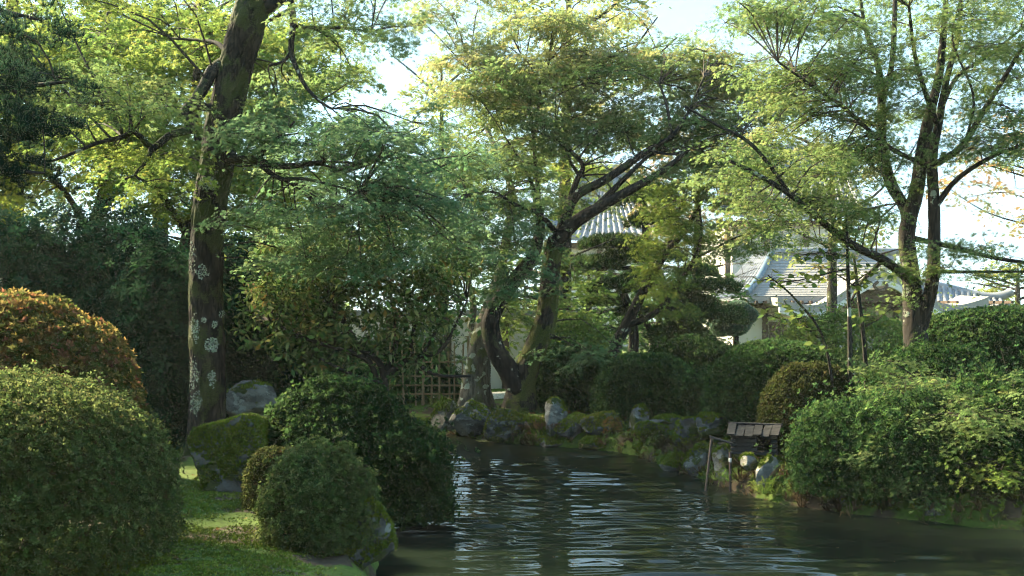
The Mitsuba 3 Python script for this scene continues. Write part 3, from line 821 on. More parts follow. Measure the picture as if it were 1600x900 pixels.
mound('azalea_shrub', 'broad clipped azalea mound with olive leaves in front of the orange shrub', on_ground(-5, 6.6), (1.09, 1.3, 1.24), 46000, AZALEA, .030, 'azalea_olive', lump=.07, lobes=4.5, wild=.04, deep=.12, seed=1)
mound('enkianthus_shrub', 'domed shrub turning orange and red at the left edge', on_ground(10, 10.0), (1.36, 1.0, 1.92), 11000, ENKI, .058, 'orange', lump=.08, seed=3, jit=.55)
for q, (px, y, r, lab) in enumerate((
        (-20, 14.0, (1.9, 1.2, 3.1), 'dark glossy evergreen shrub behind the orange dome at the left edge'),
        (160, 14.6, (1.7, 1.2, 3.3), 'tall dark glossy evergreen shrub left of the leaning trunk'),
        (262, 13.8, (1.0, .9, 2.6), 'narrow dark evergreen shrub just left of the leaning trunk'),
        (405, 14.8, (1.2, 1.0, 2.9), 'dark glossy evergreen shrub right behind the leaning trunk'))):
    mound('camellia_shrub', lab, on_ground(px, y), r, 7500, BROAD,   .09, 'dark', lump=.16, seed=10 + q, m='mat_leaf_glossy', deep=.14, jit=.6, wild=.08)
mound('azalea_shrub', 'small rounded azalea with pale green rosettes at the near pond edge', on_ground(502, 7.8), (.455, .46, .76), 16000, AZALEA, .028, 'azalea_green', lump=.20, lobes=5.0, seed=4, wild=.1)
mound('azalea_shrub', 'low dark azalea tucked between the mossy boulder and the small rounded azalea', on_ground(440, 8.9), (.34, .33, .54), 3600, AZALEA, .032, 'brownish', lump=.12, seed=5)
mound('evergreen_shrub', 'dense dark green shrub overhanging the water, behind the small rounded azalea', on_ground(528, 10.4), (.86, .75, 1.14), 17000, SPRIG, .046, 'dark_mid', lump=.16, seed=6, m='mat_leaf', zmin=-.05, square=2.1, wild=.06)
mound('evergreen_shrub', 'drooping dark green shrub dipping its twigs into the pond', at(632, 700, 10.1) * [1, 1, 0] + [0, 0, .12], (.46, .5, .86), 7500, SPRIG, .046, 'dark_mid', lump=.2, seed=7, m='mat_leaf', zmin=-.02, wild=.2, stems=6)
# far bank and right bank
mound('round_shrub', 'clipped round shrub on the far bank to the right of the two-trunked maple', on_ground(1010, 17.9), (.98, .8, 1.12), 11000, SPRIG, .06, 'hedge', lump=.06, seed=20)
mound('round_shrub', 'large clipped round shrub behind the little wooden hut', on_ground(1215, 14.9), (1.12, .95, 1.36), 15000, SPRIG, .052, 'hedge', lump=.05, seed=21)
mound('azalea_shrub', 'brownish azalea in front of the large clipped round shrub', on_ground(1262, 13.0), (.62, .55, 1.12), 7500, AZALEA_B, .044, 'brownish', lump=.10, seed=22)
mound('azalea_shrub', 'spreading small-leaved azalea hanging over the right bank below the brownish one', on_ground(1325, 11.35, -.15), (.64, .6, .98), 10000, AZALEA_B, .046, 'hedge', lump=.14, seed=23, wild=.16, zmin=.02, up=.25)
mound('azalea_shrub', 'low leafy shrub at the water in the right bank, left of the bright maple sprays', on_ground(1425, 10.95, -.15), (.75, .55, 1.08), 8500, AZALEA_B, .046, 'hedge', lump=.16, seed=24, wild=.16, zmin=.0, up=.25)
mound('azalea_shrub', 'shaded spreading shrub at the right edge below the flat maple sprays', on_ground(1590, 10.8, -.15), (1.0, .7, 1.25), 11000, AZALEA_B, .048, 'hedge', lump=.16, seed=33, wild=.16, zmin=.0, up=.25)
mound('evergreen_shrub', 'mid green shrub around the foot of the right maple stems', on_ground(1455, 12.9), (.85, .6, 1.05), 9000, AZALEA_B, .05, 'hedge', lump=.16, seed=34, wild=.14)
mound('clipped_hedge', 'dark clipped hedge at the right edge behind the maple stems', on_ground(1570, 15.0), (1.75, .9, 1.42), 15000, SPRIG, .054, 'hedge', lump=.05, seed=25)
mound('bushy_shrub', 'sunlit yellow-green bushy shrub behind the thin saplings', on_ground(1330, 19.0), (1.5, 1.0, 1.42), 13000, RHOMB, .075, 'fresh', lump=.12, seed=26, wild=.2, jit=.8)
mound('bushy_shrub', 'sunlit pale green shrub behind the maple stems at the right', on_ground(1480, 19.5), (1.2, .9, 1.3), 9000, RHOMB, .075, 'fresh', lump=.14, seed=27, wild=.2, jit=.8)
mound('evergreen_shrub', 'shaded shrub between the two-trunked maple and the clipped round shrub', on_ground(900, 19.6), (.8, .7, 1.25), 8000, SPRIG, .06, 'hedge', lump=.18, seed=28, wild=.2)
mound('evergreen_shrub', 'bright green natural shrub under the cloud-pruned pine', on_ground(900, 22.0), (1.0, .8, 1.75), 9000, RHOMB, .075, 'fresh', lump=.2, seed=29, wild=.2, jit=.8)
mound('evergreen_shrub', 'low shrub filling the gap between the two clipped round shrubs', on_ground(1100, 16.9), (.5, .5, .8), 5000, SPRIG, .056, 'hedge', lump=.2, seed=30, wild=.2)
mound('evergreen_shrub', 'leafy dark shrub in front of the left part of the bamboo fence', on_ground(500, 17.4), (1.15, .7, 1.0), 8000, BROAD, .085, 'dark_mid', lump=.2, seed=35, wild=.2, jit=.7)
mound('evergreen_shrub', 'shaded evergreen filling the ground under the cloud-pruned pine', on_ground(1090, 23.6), (1.3, .8, 1.0), 6000, SPRIG, .075, 'dark_mid', lump=.2, seed=36, wild=.15)
mound('fern_shrub', 'low ferny plant where the left bank meets the far bank', on_ground(650, 18.9, -.05), (.55, .5, .62), 3000, RHOMB, .075, 'fern', lump=.2, seed=31, wild=.3, jit=.8)
mound('evergreen_shrub', 'dark leafy shrub behind the bamboo fence', on_ground(610, 21.8), (1.5, .8, 1.3), 7000, BROAD, .085, 'dark_mid', lump=.2, seed=32, wild=.2)

# layered low maple over the right bank: bright flat sprays
D = 11.3
tree('maple_shrub', 'low spreading maple with flat bright green sprays over the water at the right', 'shrub', [
    [(1560, 800, D + 1.0, .07), (1545, 720, D + .9, .06), (1518, 675, D + .7, .05), (1500, 650, D + .6, .03)],
    [(1545, 715, D + .9, .04), (1500, 690, D + .2, .03), (1450, 680, D - .3, .016)], [(1548, 740, D + .9, .04), (1560, 725, D, .03), (1600, 715, D - .4, .02)],
    [(1540, 720, D + .9, .035), (1500, 745, D, .025), (1460, 768, D - .4, .012)], [(1530, 680, D + .7, .04), (1590, 640, D + .3, .03), (1640, 610, D, .02)],
], [(1370, 1500, 590, 640, D + .3, .5, 14, .34, 'maple_green'), (1360, 1520, 630, 715, D - .6, .35, 18, .34, 'maple_green'), (1420, 1500, 750, 775, D - .9, .12, 4, .26, 'maple_green'),
    (1500, 1640, 712, 745, D - 1.0, .25, 9, .34, 'maple_lime'), (1480, 1640, 600, 700, D - .6, .5, 24, .36, 'maple_green'), (1340, 1460, 560, 610, D + 1, .4, 8, .34, 'maple_green')],
    leaf=.066, spray=.16, per=22, dens=.9, rough=.05, flare=.2)



# far woods behind the garden, low on the right where the sky comes down
for q, px in enumerate(range(-260, 1180, 120)):
    back_tree('broadleaf_tree', 'far tree of the green belt that closes the garden behind the glowing maples', px, rng.uniform(330, 400) + (90 if 540 < px < 960 else 0), 36 + rng.uniform(0, 8), 250, ['dark_mid', 'maple_green', 'hedge'][q % 3], 16, .16, base_py=545, leaf=.30, crown_h=.95, per=26)
    labels[list(labels)[-1].split('__')[0]]['group'] = 'trees of the far green belt'
for q, px in enumerate(range(1180, 1900, 110)):
    back_tree('broadleaf_tree', 'low far tree behind the temple gate, mostly hidden by its roof', px, rng.uniform(465, 490), 75, 200, ['maple_green', 'maple_lime'][q % 2], 14, .16, base_py=545, leaf=.5, crown_h=.95, per=20)
    labels[list(labels)[-1].split('__')[0]]['group'] = 'low trees behind the temple gate'


# ------------------------------------------------------------------ pieris with drooping whorls of narrow leaves
def hue_mesh(tpl, c):
    return mikit.ply(trimesh.Trimesh(tpl[0], tpl[1], process=False), 'mat_leaf_glossy', smooth=True, color=np.broadcast_to(np.array(c, float), (len(tpl[0]), 3)))


def pieris():
    D = 13.5
    t = thing('pieris_shrub', 'tall open shrub with drooping whorls of narrow yellowing leaves and reddish seed heads', 'shrub')
    limbs = [[(590, 640, D, .06), (600, 590, D, .05), (560, 540, D, .04), (520, 470, D, .03), (490, 400, D, .015)], [(600, 590, D, .05), (640, 560, D, .04), (690, 545, D - .2, .028), (730, 470, D - .2, .012)],
             [(590, 600, D, .045), (570, 560, D - .3, .035), (480, 530, D - .5, .022), (420, 500, D - .6, .01)], [(605, 580, D, .05), (620, 520, D + .2, .035), (600, 430, D + .2, .022), (560, 370, D + .2, .01)],
             [(640, 560, D, .03), (680, 585, D - .3, .024), (735, 588, D - .5, .016)], [(598, 600, D, .04), (550, 585, D - .5, .03), (500, 560, D - .8, .016)], [(640, 560, D, .03), (650, 500, D, .024), (680, 430, D + .1, .012)],
             [(660, 555, D - .1, .024), (690, 500, D, .018), (700, 450, D, .01)]]
    pts = []
    for L in limbs:
        P = np.array([at(*q[:3]) for q in L]); R = np.array([q[3] for q in L])
        if L[0][1] > 630: P[0, 2] = gz(P[0, 0], P[0, 1]) - .05
        v, f = tube(P, R, 8, .06, .08, 2)
        part(t, 'stem', trimesh.Trimesh(v, f, process=False), 'mat_twig', smooth=True)
        pts.append(catmull(np.hstack([P, R[:, None]]), .08))
    pts = np.vstack(pts)
    C = []
    for (x0, x1, y0, y1, n) in ((455, 620, 335, 400, 38), (400, 720, 380, 460, 80), (370, 520, 440, 540, 70), (520, 740, 430, 520, 62), (440, 560, 520, 580, 30), (640, 740, 400, 470, 24), (590, 725, 510, 575, 20)):
        for _ in range(n):
            C.append(at(rng.uniform(x0, x1), rng.uniform(y0, y1), D + rng.uniform(-.9, .7)))
    C = np.array(C)
    rough_ = np.array([pts[np.argmin(((pts[:, :3] - c) ** 2).sum(1)), :3] for c in C])
    tw = MB().add(*sticks(rough_, C, .009, .004, .1))
    front = np.argsort(C[:, 1])
    keys = {k: hue_mesh(LANCE, c) for k, c in enumerate([(0.20, 0.25, 0.08), (0.27, 0.30, 0.11), (0.36, 0.35, 0.14), (0.36, 0.22, 0.07), (0.13, 0.18, 0.06), (0.23, 0.27, 0.09)])}
    rest = MB(); seed_heads = MB(); made = 0
    for q, i in enumerate(front):
        k = rng.integers(9, 14); a = np.sort(rng.uniform(0, 2 * np.pi, k)); e = np.radians(rng.uniform(-45, 30, k))
        d = np.stack([np.cos(a) * np.cos(e), np.sin(a) * np.cos(e), np.sin(e)], 1)
        n = norm(np.stack([-np.cos(a) * np.sin(e), -np.sin(a) * np.sin(e), np.cos(e)], 1) + rng.normal(0, .25, (k, 3)))
        s = rng.uniform(.11, .17, k); P = C[i] + d * .012
        if made + k <= 300:
            for j in range(k):
                x = norm(d[j]); z = norm(n[j] - x * (n[j] @ x)); y = np.cross(z, x)
                M = np.eye(4); M[:3, 0], M[:3, 1], M[:3, 2], M[:3, 3] = x * s[j], y * s[j], z * s[j], P[j]
                scene[uniq(t + '__leaf')] = {**keys[int(rng.choice(6, p=[.28, .24, .14, .05, .14, .15]))], 'to_world': T(M)}
                made += 1
        else:
            v, f, c = stamp(LANCE, P, n, d, s, colors('pieris', k))
            rest.add(v, f, c)
        if rng.uniform() < .25:
            Q = C[i] + rng.normal(0, .05, (12, 3)) + [0, 0, .02]
            v, f, c = stamp(RHOMB, Q, rng.normal(size=(12, 3)), np.tile([[.2, .1, -1.]], (12, 1)) + rng.normal(0, .3, (12, 3)), .04, colors('rust', 12) * [.45, .5, .9])
            seed_heads.add(v, f, c)
    # smaller leaves along the twigs
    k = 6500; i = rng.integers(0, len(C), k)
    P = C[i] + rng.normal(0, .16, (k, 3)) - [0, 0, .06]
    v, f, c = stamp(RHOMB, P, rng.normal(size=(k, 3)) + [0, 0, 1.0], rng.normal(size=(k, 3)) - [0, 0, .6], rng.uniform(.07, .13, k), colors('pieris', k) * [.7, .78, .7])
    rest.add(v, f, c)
    part(t, 'twigs', tw, 'mat_twig', kind='stuff')
    part(t, 'foliage', rest, 'mat_leaf_glossy', color=True, kind='stuff')
    part(t, 'seed_heads', seed_heads, 'mat_leaf', color=True, kind='stuff')


pieris()


# thin saplings with large separate leaves on the right bank
def sapling(label, stems, n, y0, y1, spread, D, pal_cols):
    t = thing('sapling', label, 'tree')
    pts = []
    for L in stems:
        P = np.array([at(*q[:3]) for q in L]); R = np.array([q[3] for q in L])
        if L is stems[0]: P[0, 2] = gz(P[0, 0], P[0, 1]) - .05
        v, f = tube(P, R, 7, .1, .06, 4)
        part(t, 'stem' if L is stems[0] else 'branch', trimesh.Trimesh(v, f, process=False), 'mat_bark', smooth=True)
        if L is not stems[0] or len(stems) == 1: pts.append(catmull(P, .06))
    pts = np.vstack(pts)
    keys = [hue_mesh((np.array([[0, 0, 0], [.3, .42, .04], [.45, 0, 0], [.3, -.42, .04], [.7, .3, 0], [.7, -.3, 0], [1.05, 0, -.15]], float), np.array([[0, 2, 1], [0, 3, 2], [1, 2, 4], [2, 3, 5], [2, 6, 4], [2, 5, 6]])), c) for c in pal_cols]
    base = rng.integers(0, len(pts), n)
    tips = pts[base] + rng.normal(0, 1, (n, 3)) * np.array([spread, spread, spread * .45])
    part(t, 'twigs', MB().add(*sticks(pts[base], tips, .004, .002, .08)), 'mat_twig', kind='stuff')
    for j in range(n):
        x = norm(rng.normal(size=3) * [1, 1, .2] - [0, 0, .25]); z = norm(rng.normal(0, .35, 3) + [0, -.3, 1]); z = norm(z - x * (x @ z)); y = np.cross(z, x)
        s = rng.uniform(.08, .125)
        M = np.eye(4); M[:3, 0], M[:3, 1], M[:3, 2], M[:3, 3] = x * s, y * s, z * s, tips[j]
        scene[uniq(t + '__leaf')] = {**keys[int(rng.integers(len(keys)))], 'to_world': T(M)}


D = 12.8
greens = [(0.10, 0.16, 0.04), (0.13, 0.18, 0.05), (0.07, 0.12, 0.035), (0.16, 0.20, 0.05)]
sapling('thin upright sapling with separate large leaves, left one of two beside the maple stems', [[(1328, 640, D, .035), (1328, 540, D, .03), (1326, 460, D, .026), (1324, 390, D, .02), (1322, 330, D, .012)],
    [(1325, 420, D, .012), (1280, 430, D - .2, .01), (1235, 440, D - .4, .007), (1190, 436, D - .5, .005)], [(1324, 400, D, .012), (1290, 395, D - .3, .01), (1255, 398, D - .4, .006)], [(1326, 450, D, .012), (1350, 430, D + .2, .008), (1375, 420, D + .3, .005)]],
    110, 380, 460, .14, D, greens)
sapling('thin bent sapling with separate large leaves, right one of two beside the maple stems', [[(1356, 640, D + .3, .034), (1352, 560, D + .3, .03), (1340, 450, D + .3, .024), (1334, 400, D + .2, .016)],
    [(1352, 510, D + .3, .012), (1370, 500, D + .3, .008), (1395, 480, D + .4, .005)], [(1340, 450, D + .3, .012), (1310, 430, D + .4, .008), (1285, 415, D + .5, .005)]], 50, 380, 460, .14, D, greens)
sapling('arching twig with separate large leaves above the large clipped round shrub', [[(1312, 600, D, .02), (1290, 540, D - .2, .018), (1245, 470, D - .4, .014), (1200, 430, D - .5, .008)],
    [(1260, 495, D - .3, .01), (1230, 500, D - .4, .008), (1195, 490, D - .5, .005)], [(1290, 540, D - .2, .01), (1250, 500, D - .1, .008), (1225, 470, D, .005)]], 70, 400, 500, .13, D, greens)


# ------------------------------------------------------------------ cloud-pruned pine and juniper
def pine():
    D = 26.0
    t = thing('pine_tree', 'cloud-pruned pine with flat needle pads and dark trunks in front of the temple gate', 'tree')
    limbs = [[(1050, 600, D, .22), (1052, 540, D, .2), (1046, 480, D, .17), (1030, 430, D, .13), (1010, 370, D, .10), (1008, 310, D, .06)], [(1048, 500, D, .12), (1085, 478, D - .2, .08), (1115, 500, D - .3, .05)],
             [(1040, 460, D, .11), (1080, 450, D, .07), (1112, 452, D, .04)], [(1030, 430, D, .09), (990, 420, D, .07), (940, 418, D, .04)], [(1015, 380, D, .08), (980, 385, D, .05), (950, 385, D, .03)], [(985, 600, D + .4, .16), (990, 520, D + .4, .14), (975, 460, D + .3, .10), (965, 440, D + .2, .05)],
             [(1010, 600, D + .5, .12), (1020, 530, D + .5, .10), (1000, 490, D + .4, .06)]]
    for k, L in enumerate(limbs):
        P = np.array([at(*q[:3]) for q in L]); R = np.array([q[3] for q in L])
        v, f = tube(P, R, 12, .1, .12, k, .3 if k == 0 else 0)
        part(t, 'trunk' if k == 0 else 'branch', trimesh.Trimesh(v, f, process=False), 'mat_bark', smooth=True)
    pads = [(956, 380, 48, 16, 0), (925, 413, 50, 16, 0), (985, 402, 45, 14, .3), (965, 447, 42, 18, -.4), (1000, 440, 36, 18, -.3), (1010, 306, 52, 26, 0), (1015, 345, 36, 16, .4), (1109, 448, 46, 16, 0), (1112, 492, 52, 24, -.3), (1078, 472, 40, 16, .3),
            (1060, 520, 48, 24, .2), (1000, 485, 36, 16, .5), (1085, 535, 40, 20, 0), (940, 470, 34, 16, .5), (1090, 425, 30, 12, .4), (1030, 400, 40, 16, .8)]
    for (px, py, w, h, dy) in pads:
        c = at(px, py, D + dy); a = w * D / F; b = h * D / F; n = int(800 * a * a) + 170
        u = norm(rng.normal(size=(n, 3))); u[:, 2] = np.where(u[:, 2] < -.2, -u[:, 2], u[:, 2])
        P = c + u * [a, a * .9, b] * (rng.uniform(.5, 1, (n, 1)) ** .5) * (.8 + .5 * meshkit.fbm(u * 3 + px, 2)[:, None]) - [0, 0, b * .4]
        nn = norm(u * [.7, .7, .4] + [0, 0, .9] + rng.normal(0, .25, (n, 3)))
        v, f, cc = stamp(PINE, P, nn, rng.normal(size=(n, 3)), rng.uniform(.15, .23, n), colors('pine', n))
        part(t, 'needle_pad', MB().add(v, f, cc), 'mat_leaf', color=True, kind='stuff')


pine()
t = thing('juniper_shrub', 'blue-green juniper clipped into stacked balls beside the temple gate eave', 'shrub')
v, f = tube([at(1150, 590, 27), at(1150, 540, 27), at(1152, 490, 27)], [.08, .07, .03], 8, .15, .08)
part(t, 'trunk', trimesh.Trimesh(v, f, process=False), 'mat_bark', smooth=True)
for (px, py, w) in ((1153, 486, 15), (1166, 492, 12), (1146, 505, 20), (1130, 510, 14)):
    n = 420; u = norm(rng.normal(size=(n, 3)))
    v, f, cc = stamp(SPRIG, at(px, py, 27) + u * (w * 27 / F) * [1.15, 1, .8], norm(u + [0, 0, .3]), rng.normal(size=(n, 3)), .11, colors('juniper', n))
    part(t, 'foliage_ball', MB().add(v, f, cc), 'mat_leaf', color=True, kind='stuff')


# ------------------------------------------------------------------ rocks
def rock_mesh(r, seed, cuts=16, sub=4, square=2.0):
    q = np.random.default_rng(seed)
    m = trimesh.creation.icosphere(sub)
    v = m.vertices.copy()
    v = v / ((np.abs(v) ** square).sum(1) ** (1 / square))[:, None]
    for _ in range(cuts):
        n = norm(q.normal(size=3)); d = q.uniform(.42, .82)
        h = v @ n
        v = v * np.where(h > d, d / np.maximum(h, 1e-6), 1)[:, None]
    v *= (1 +   .22 * (meshkit.fbm(v * 1.9 + seed, 4, seed) - .5) + .12 * (meshkit.fbm(v * 9 + seed, 3, seed + 1) - .5))[:, None]
    return trimesh.Trimesh(v * np.asarray(r), m.faces, process=False)


def rock(label, px, py, D, w, h, moss=0.0, m='mat_rock', seed=0, pal='moss', depth=.8, cat='stone', name='bank_stone', extra=None, sub=3, n_moss=900, tuft=.045, square=2.0, cuts=16):
    c = at(px, py, D); r = np.array([w * D / F / 2, w * D / F / 2 * depth, h * D / F / 2]) * 1.22
    mesh = rock_mesh(r, seed + 100, cuts, sub, square)
    mesh.apply_transform(trimesh.transformations.rotation_matrix(np.random.default_rng(seed).uniform(-.5, .5), [0, 0, 1]))
    mesh.apply_translation(c)
    t = thing(name, label, cat)
    part(t, 'rock', mesh, m, smooth=20)
    for (kind, amt, pl) in [('moss', moss, pal)] + (extra or []):
        if amt <= 0: continue
        p, fi = trimesh.sample.sample_surface(mesh, n_moss * 4, seed=seed)
        nn = mesh.face_normals[fi]
        if kind == 'moss':
            g = meshkit.fbm(p * 3.2 + seed, 3, seed + 3)
            ok = (nn[:, 2] + (g - .5) * 1.8) > (1.05 - amt * 1.2)
        else:
            ok = (((p - (c + np.array([.25 * r[0], -r[1] * .6, r[2] * .1]))) / (r * .48)) ** 2).sum(1) < 1
        p, nn = p[ok][:n_moss * 2], nn[ok][:n_moss * 2]
        if len(p) < 5:
            print('no moss', label); continue
        v, f, cc = stamp((BLADES[0][:9], BLADES[1][:3]), p, norm(nn + [0, 0, .25] + rng.normal(0, .25, nn.shape)), rng.normal(size=nn.shape), rng.uniform(.6, 1.3, len(p)) * tuft, colors(pl, len(p), .25))
        part(t, kind, MB().add(v, f, cc), 'mat_tuft', color=True, kind='stuff')
    return t


rock('rounded boulder wrapped in green moss on top, in front of the leaning trunk', 350, 706, 10.0, 114, 118, .85, 'mat_rock_dark', 1, name='mossy_boulder', cat='boulder', sub=4, n_moss=5200, tuft=.034, square=3.6, cuts=7)
rock('grey pointed boulder right of the leaning trunk', 392, 634, 13.0, 88, 88, .12, 'mat_rock', 9, name='grey_boulder', cat='boulder', sub=4)
rock('mossy rock face at the water below the small rounded azalea', 560, 850, 7.7, 80, 150, .95, 'mat_rock_dark', 3, name='mossy_boulder', cat='boulder', sub=4, n_moss=3600, tuft=.03, depth=1.6)
for args in (
    ('grey slanting stone at the left end of the far bank', 702, 655, 19.0, 62, 54, .25, 'mat_rock', 11), ('pale grey stone with a moss patch, left of the golden moss stone', 738, 658, 18.4, 66, 64, .3, 'mat_rock', 12),
    ('stone thickly covered in golden green moss under the two-trunked maple', 788, 664, 17.7, 60, 68, 1.05, 'mat_rock_dark', 13, 'moss_gold'), ('brown mossy stone right of the golden moss stone', 832, 668, 17.6, 50, 56, .6, 'mat_rock_dark', 14),
    ('tall light grey stone with white lichen standing upright on the far bank', 868, 660, 17.3, 48, 66, .12, 'mat_rock', 15), ('dark mossy stone to the right of the tall light grey stone', 903, 664, 17.2, 62, 56, .75, 'mat_rock_dark', 16),
    ('mossy stone with an orange tuft on its front', 948, 668, 16.9, 76, 56, .95, 'mat_rock_dark', 17, 'moss_gold', .8, 'stone', 'bank_stone', [('orange_tuft', 1, 'rust')]), ('small grey angular stone on top of the far bank', 997, 657, 16.7, 44, 42, .1, 'mat_rock', 18),
    ('stone with sloping bright moss below the small grey angular one', 1014, 676, 16.0, 62, 48, .95, 'mat_rock', 19), ('grey knobbly stone behind the sloping mossy stone', 1036, 662, 16.2, 50, 36, .15, 'mat_rock', 20),
    ('large mossy stone left of the little wooden hut', 1072, 680, 14.7, 62, 74, .7, 'mat_rock_dark', 21), ('dark stone between the large mossy stone and the little hut', 1106, 672, 14.4, 56, 44, .45, 'mat_rock_dark', 22),
    ('flat pale stone at the waterline under the pale grey stone', 752, 694, 17.9, 62, 16, .0, 'mat_rock', 23), ('mossy stone at the waterline behind the slanted rod', 1092, 722, 13.6, 50, 56, .55, 'mat_rock', 24),
    ('yellowish stone at the waterline under the little hut', 1130, 728, 12.9, 46, 56, .35, 'mat_rock', 25), ('small pale stone below the right end of the little hut', 1170, 722, 12.1, 34, 38, .2, 'mat_rock', 26),
    ('pale lichen-covered stone low in the right bank', 1200, 738, 11.75, 46, 54, .08, 'mat_rock', 27), ('pinkish stone half hidden in the right bank', 1288, 742, 11.5, 52, 50, .2, 'mat_rock', 28),
    ('dark stone at the waterline below the spreading azalea', 1350, 785, 10.9, 60, 40, .4, 'mat_rock_dark', 29), ('low dark stone at the waterline near the right edge', 1470, 800, 10.5, 80, 36, .4, 'mat_rock_dark', 30),
    ('mossy bank stone left of the yellowish one near the slanted rod', 1055, 722, 14.2, 44, 34, .7, 'mat_rock', 31), ('low mossy stone at the waterline under the orange tuft', 935, 694, 16.8, 60, 22, .6, 'mat_rock_dark', 32),
    ('low brown stone at the waterline under the upright light grey stone', 860, 690, 17.2, 58, 22, .5, 'mat_rock_dark', 33), ('low mossy stone at the waterline below the grey knobbly one', 1010, 704, 15.9, 52, 24, .7, 'mat_rock_dark', 34)):
    rock(*args)


# ------------------------------------------------------------------ moss, grasses, ferns, fallen leaves
n = 95000
x, y = rng.uniform(-4.6, -1.0, n), 6.0 + 8 * rng.uniform(0, 1, n) ** 1.3
z = height(x, y)
ok = (z > .28) & (np.abs(x + 1.85) < .95 + .12 * (y - 6)); x, y, z = x[ok], y[ok], z[ok]
g = meshkit.fbm(np.stack([x, y, y * 0], 1) * 1.8, 3, 5)
ok = g + rng.normal(0, .08, len(g)) > .44; x, y, z = x[ok], y[ok], z[ok]
v, f, c = stamp((BLADES[0][:9], BLADES[1][:3]), np.stack([x, y, z], 1), rng.normal(0, .25, (len(x), 3)) + [0, 0, 1], rng.normal(size=(len(x), 3)), rng.uniform(.014, .030, len(x)), colors('moss', len(x), .25))
single('lawn_moss', 'bright green moss lawn between the shrubs in the foreground', 'moss', MB().add(v, f, c), 'mat_tuft', color=True, kind='stuff')


def along(n, s0, s1, off):
    """Places along the far and right shore (metres from the left end), off metres up the bank."""
    L = shapely.LineString(list(POND.exterior.coords)[:20])
    s = rng.uniform(s0, s1, n)
    P = np.array([L.interpolate(q).coords[0] for q in s]); Q = np.array([L.interpolate(q + .05).coords[0] for q in s])
    tdir = norm(Q - P); nrm = np.stack([-tdir[:, 1], tdir[:, 0]], 1)
    o = rng.uniform(off[0], off[1], n)[:, None]
    R = P + nrm * o
    return np.column_stack([R, height(R[:, 0], R[:, 1])]), nrm


for (label, n, s0, s1, off, tpl, size, pal, name) in (
        ('short green grasses and weeds growing between the bank stones', 620, 0, 20, (0.35, 1.3), GRASS, .16, 'hedge', 'bank_grass'), ('dead straw-coloured grass hanging over the foot of the bank', 420, 0, 20, (.0, .3), GRASS_LONG, .2, 'straw', 'dry_grass')):
    P, nr = along(n, s0, s1, off)
    out = np.column_stack([-nr, np.zeros(n)]) * .5 + [0, 0, 1] + rng.normal(0, .25, (n, 3))
    v, f, c = stamp(tpl, P - [0, 0, .02], norm(out), rng.normal(size=(n, 3)), rng.uniform(.6, 1.4, n) * size, colors(pal, n, .25))
    single(name, label, 'grass', MB().add(v, f, c), 'mat_leaf', color=True, kind='stuff')
P, nr = along(3200, 0, 20, (.1, 1.0))
v, f, c = stamp(BLADES, P, rng.normal(0, .3, P.shape) + [0, 0, 1], rng.normal(size=P.shape), rng.uniform(.04, .09, len(P)), colors('moss_gold', len(P), .3) * .8)
single('bank_moss', 'moss on the soil between the stones of the far and right banks', 'moss', MB().add(v, f, c), 'mat_tuft', color=True, kind='stuff')


def clump(name, label, cat, px, py, D, n, size, pal, tpl=GRASS_LONG):
    p = at(px, py, D); p[2] = max(p[2], -.02)
    P = p + rng.normal(0, 1, (n, 3)) * [size * .3, size * .25, .02]
    v, f, c = stamp(tpl, P, rng.normal(0, .35, (n, 3)) + [0, -.35, 1], rng.normal(size=(n, 3)), rng.uniform(.7, 1.25, n) * size, colors(pal, n))
    single(name, label, cat, MB().add(v, f, c), 'mat_leaf', color=True)


clump('grass_clump', 'reddish dry grass clump drooping over the right bank below the hidden stone', 'grass', 1262, 775, 11.35, 12, .26, 'straw')
clump('grass_clump', 'reddish dry grass clump near the right edge of the right bank', 'grass', 1455, 805, 10.5, 10, .22, 'straw')
clump('grass_clump', 'dark green strap-leaved clump under the spreading azalea', 'grass', 1350, 785, 10.85, 14, .3, 'hedge')
clump('fern', 'bright green fern low on the right bank beside the upright rod', 'fern', 1205, 768, 11.6, 9, .24, 'maple_lime')
clump('fern', 'small light green fern at the waterline behind the rods', 'fern', 1130, 748, 12.4, 5, .18, 'maple_lime')
clump('fern', 'green weed tuft at the waterline under the orange-tufted stone', 'fern', 955, 692, 16.6, 7, .26, 'fresh')
clump('fern', 'arching fern fronds at the left end of the far bank', 'fern', 690, 640, 18.8, 8, .4, 'fern')
n = 260
x, y = rng.uniform(-4.2, -1.0, n), rng.uniform(6.2, 12.5, n); z = height(x, y); ok = z > .3
v, f, c = stamp(MAPLE, np.stack([x, y, z + .022], 1)[ok], (rng.normal(0, .3, (n, 3)) + [0, 0, 1])[ok], rng.normal(size=(n, 3))[ok], rng.uniform(.03, .06, n)[ok], colors('litter', n)[ok])
m = MB().add(v, f, c)
P, nr = along(500, 0, 12, (.2, 2.2))
v, f, c = stamp(MAPLE_FAR, P + [0, 0, .02], rng.normal(0, .4, P.shape) + [0, 0, 1], rng.normal(size=P.shape), rng.uniform(.05, .09, len(P)), colors('litter', len(P)))
m.add(v, f, c)
single('fallen_leaves', 'brown fallen leaves scattered on the moss and the far bank', 'leaves', m, 'mat_leaf', color=True, kind='stuff')


n = 70
x, y = rng.uniform(-.6, 4.2, n), rng.uniform(7.9, 16, n)
ok = shapely.contains(POND.buffer(-.2), shapely.points(x, y)); x, y = x[ok], y[ok]; n = len(x)
v, f, c = stamp(MAPLE_FAR, np.stack([x, y, ripple(x, y) + .006], 1), rng.normal(0, .08, (n, 3)) + [0, 0, 1], rng.normal(size=(n, 3)), rng.uniform(.02, .05, n), colors('litter', n) * 1.4)
single('floating_leaves', 'small dead leaves and specks floating on the pond', 'leaves', MB().add(v, f, c), 'mat_leaf', color=True, kind='stuff')


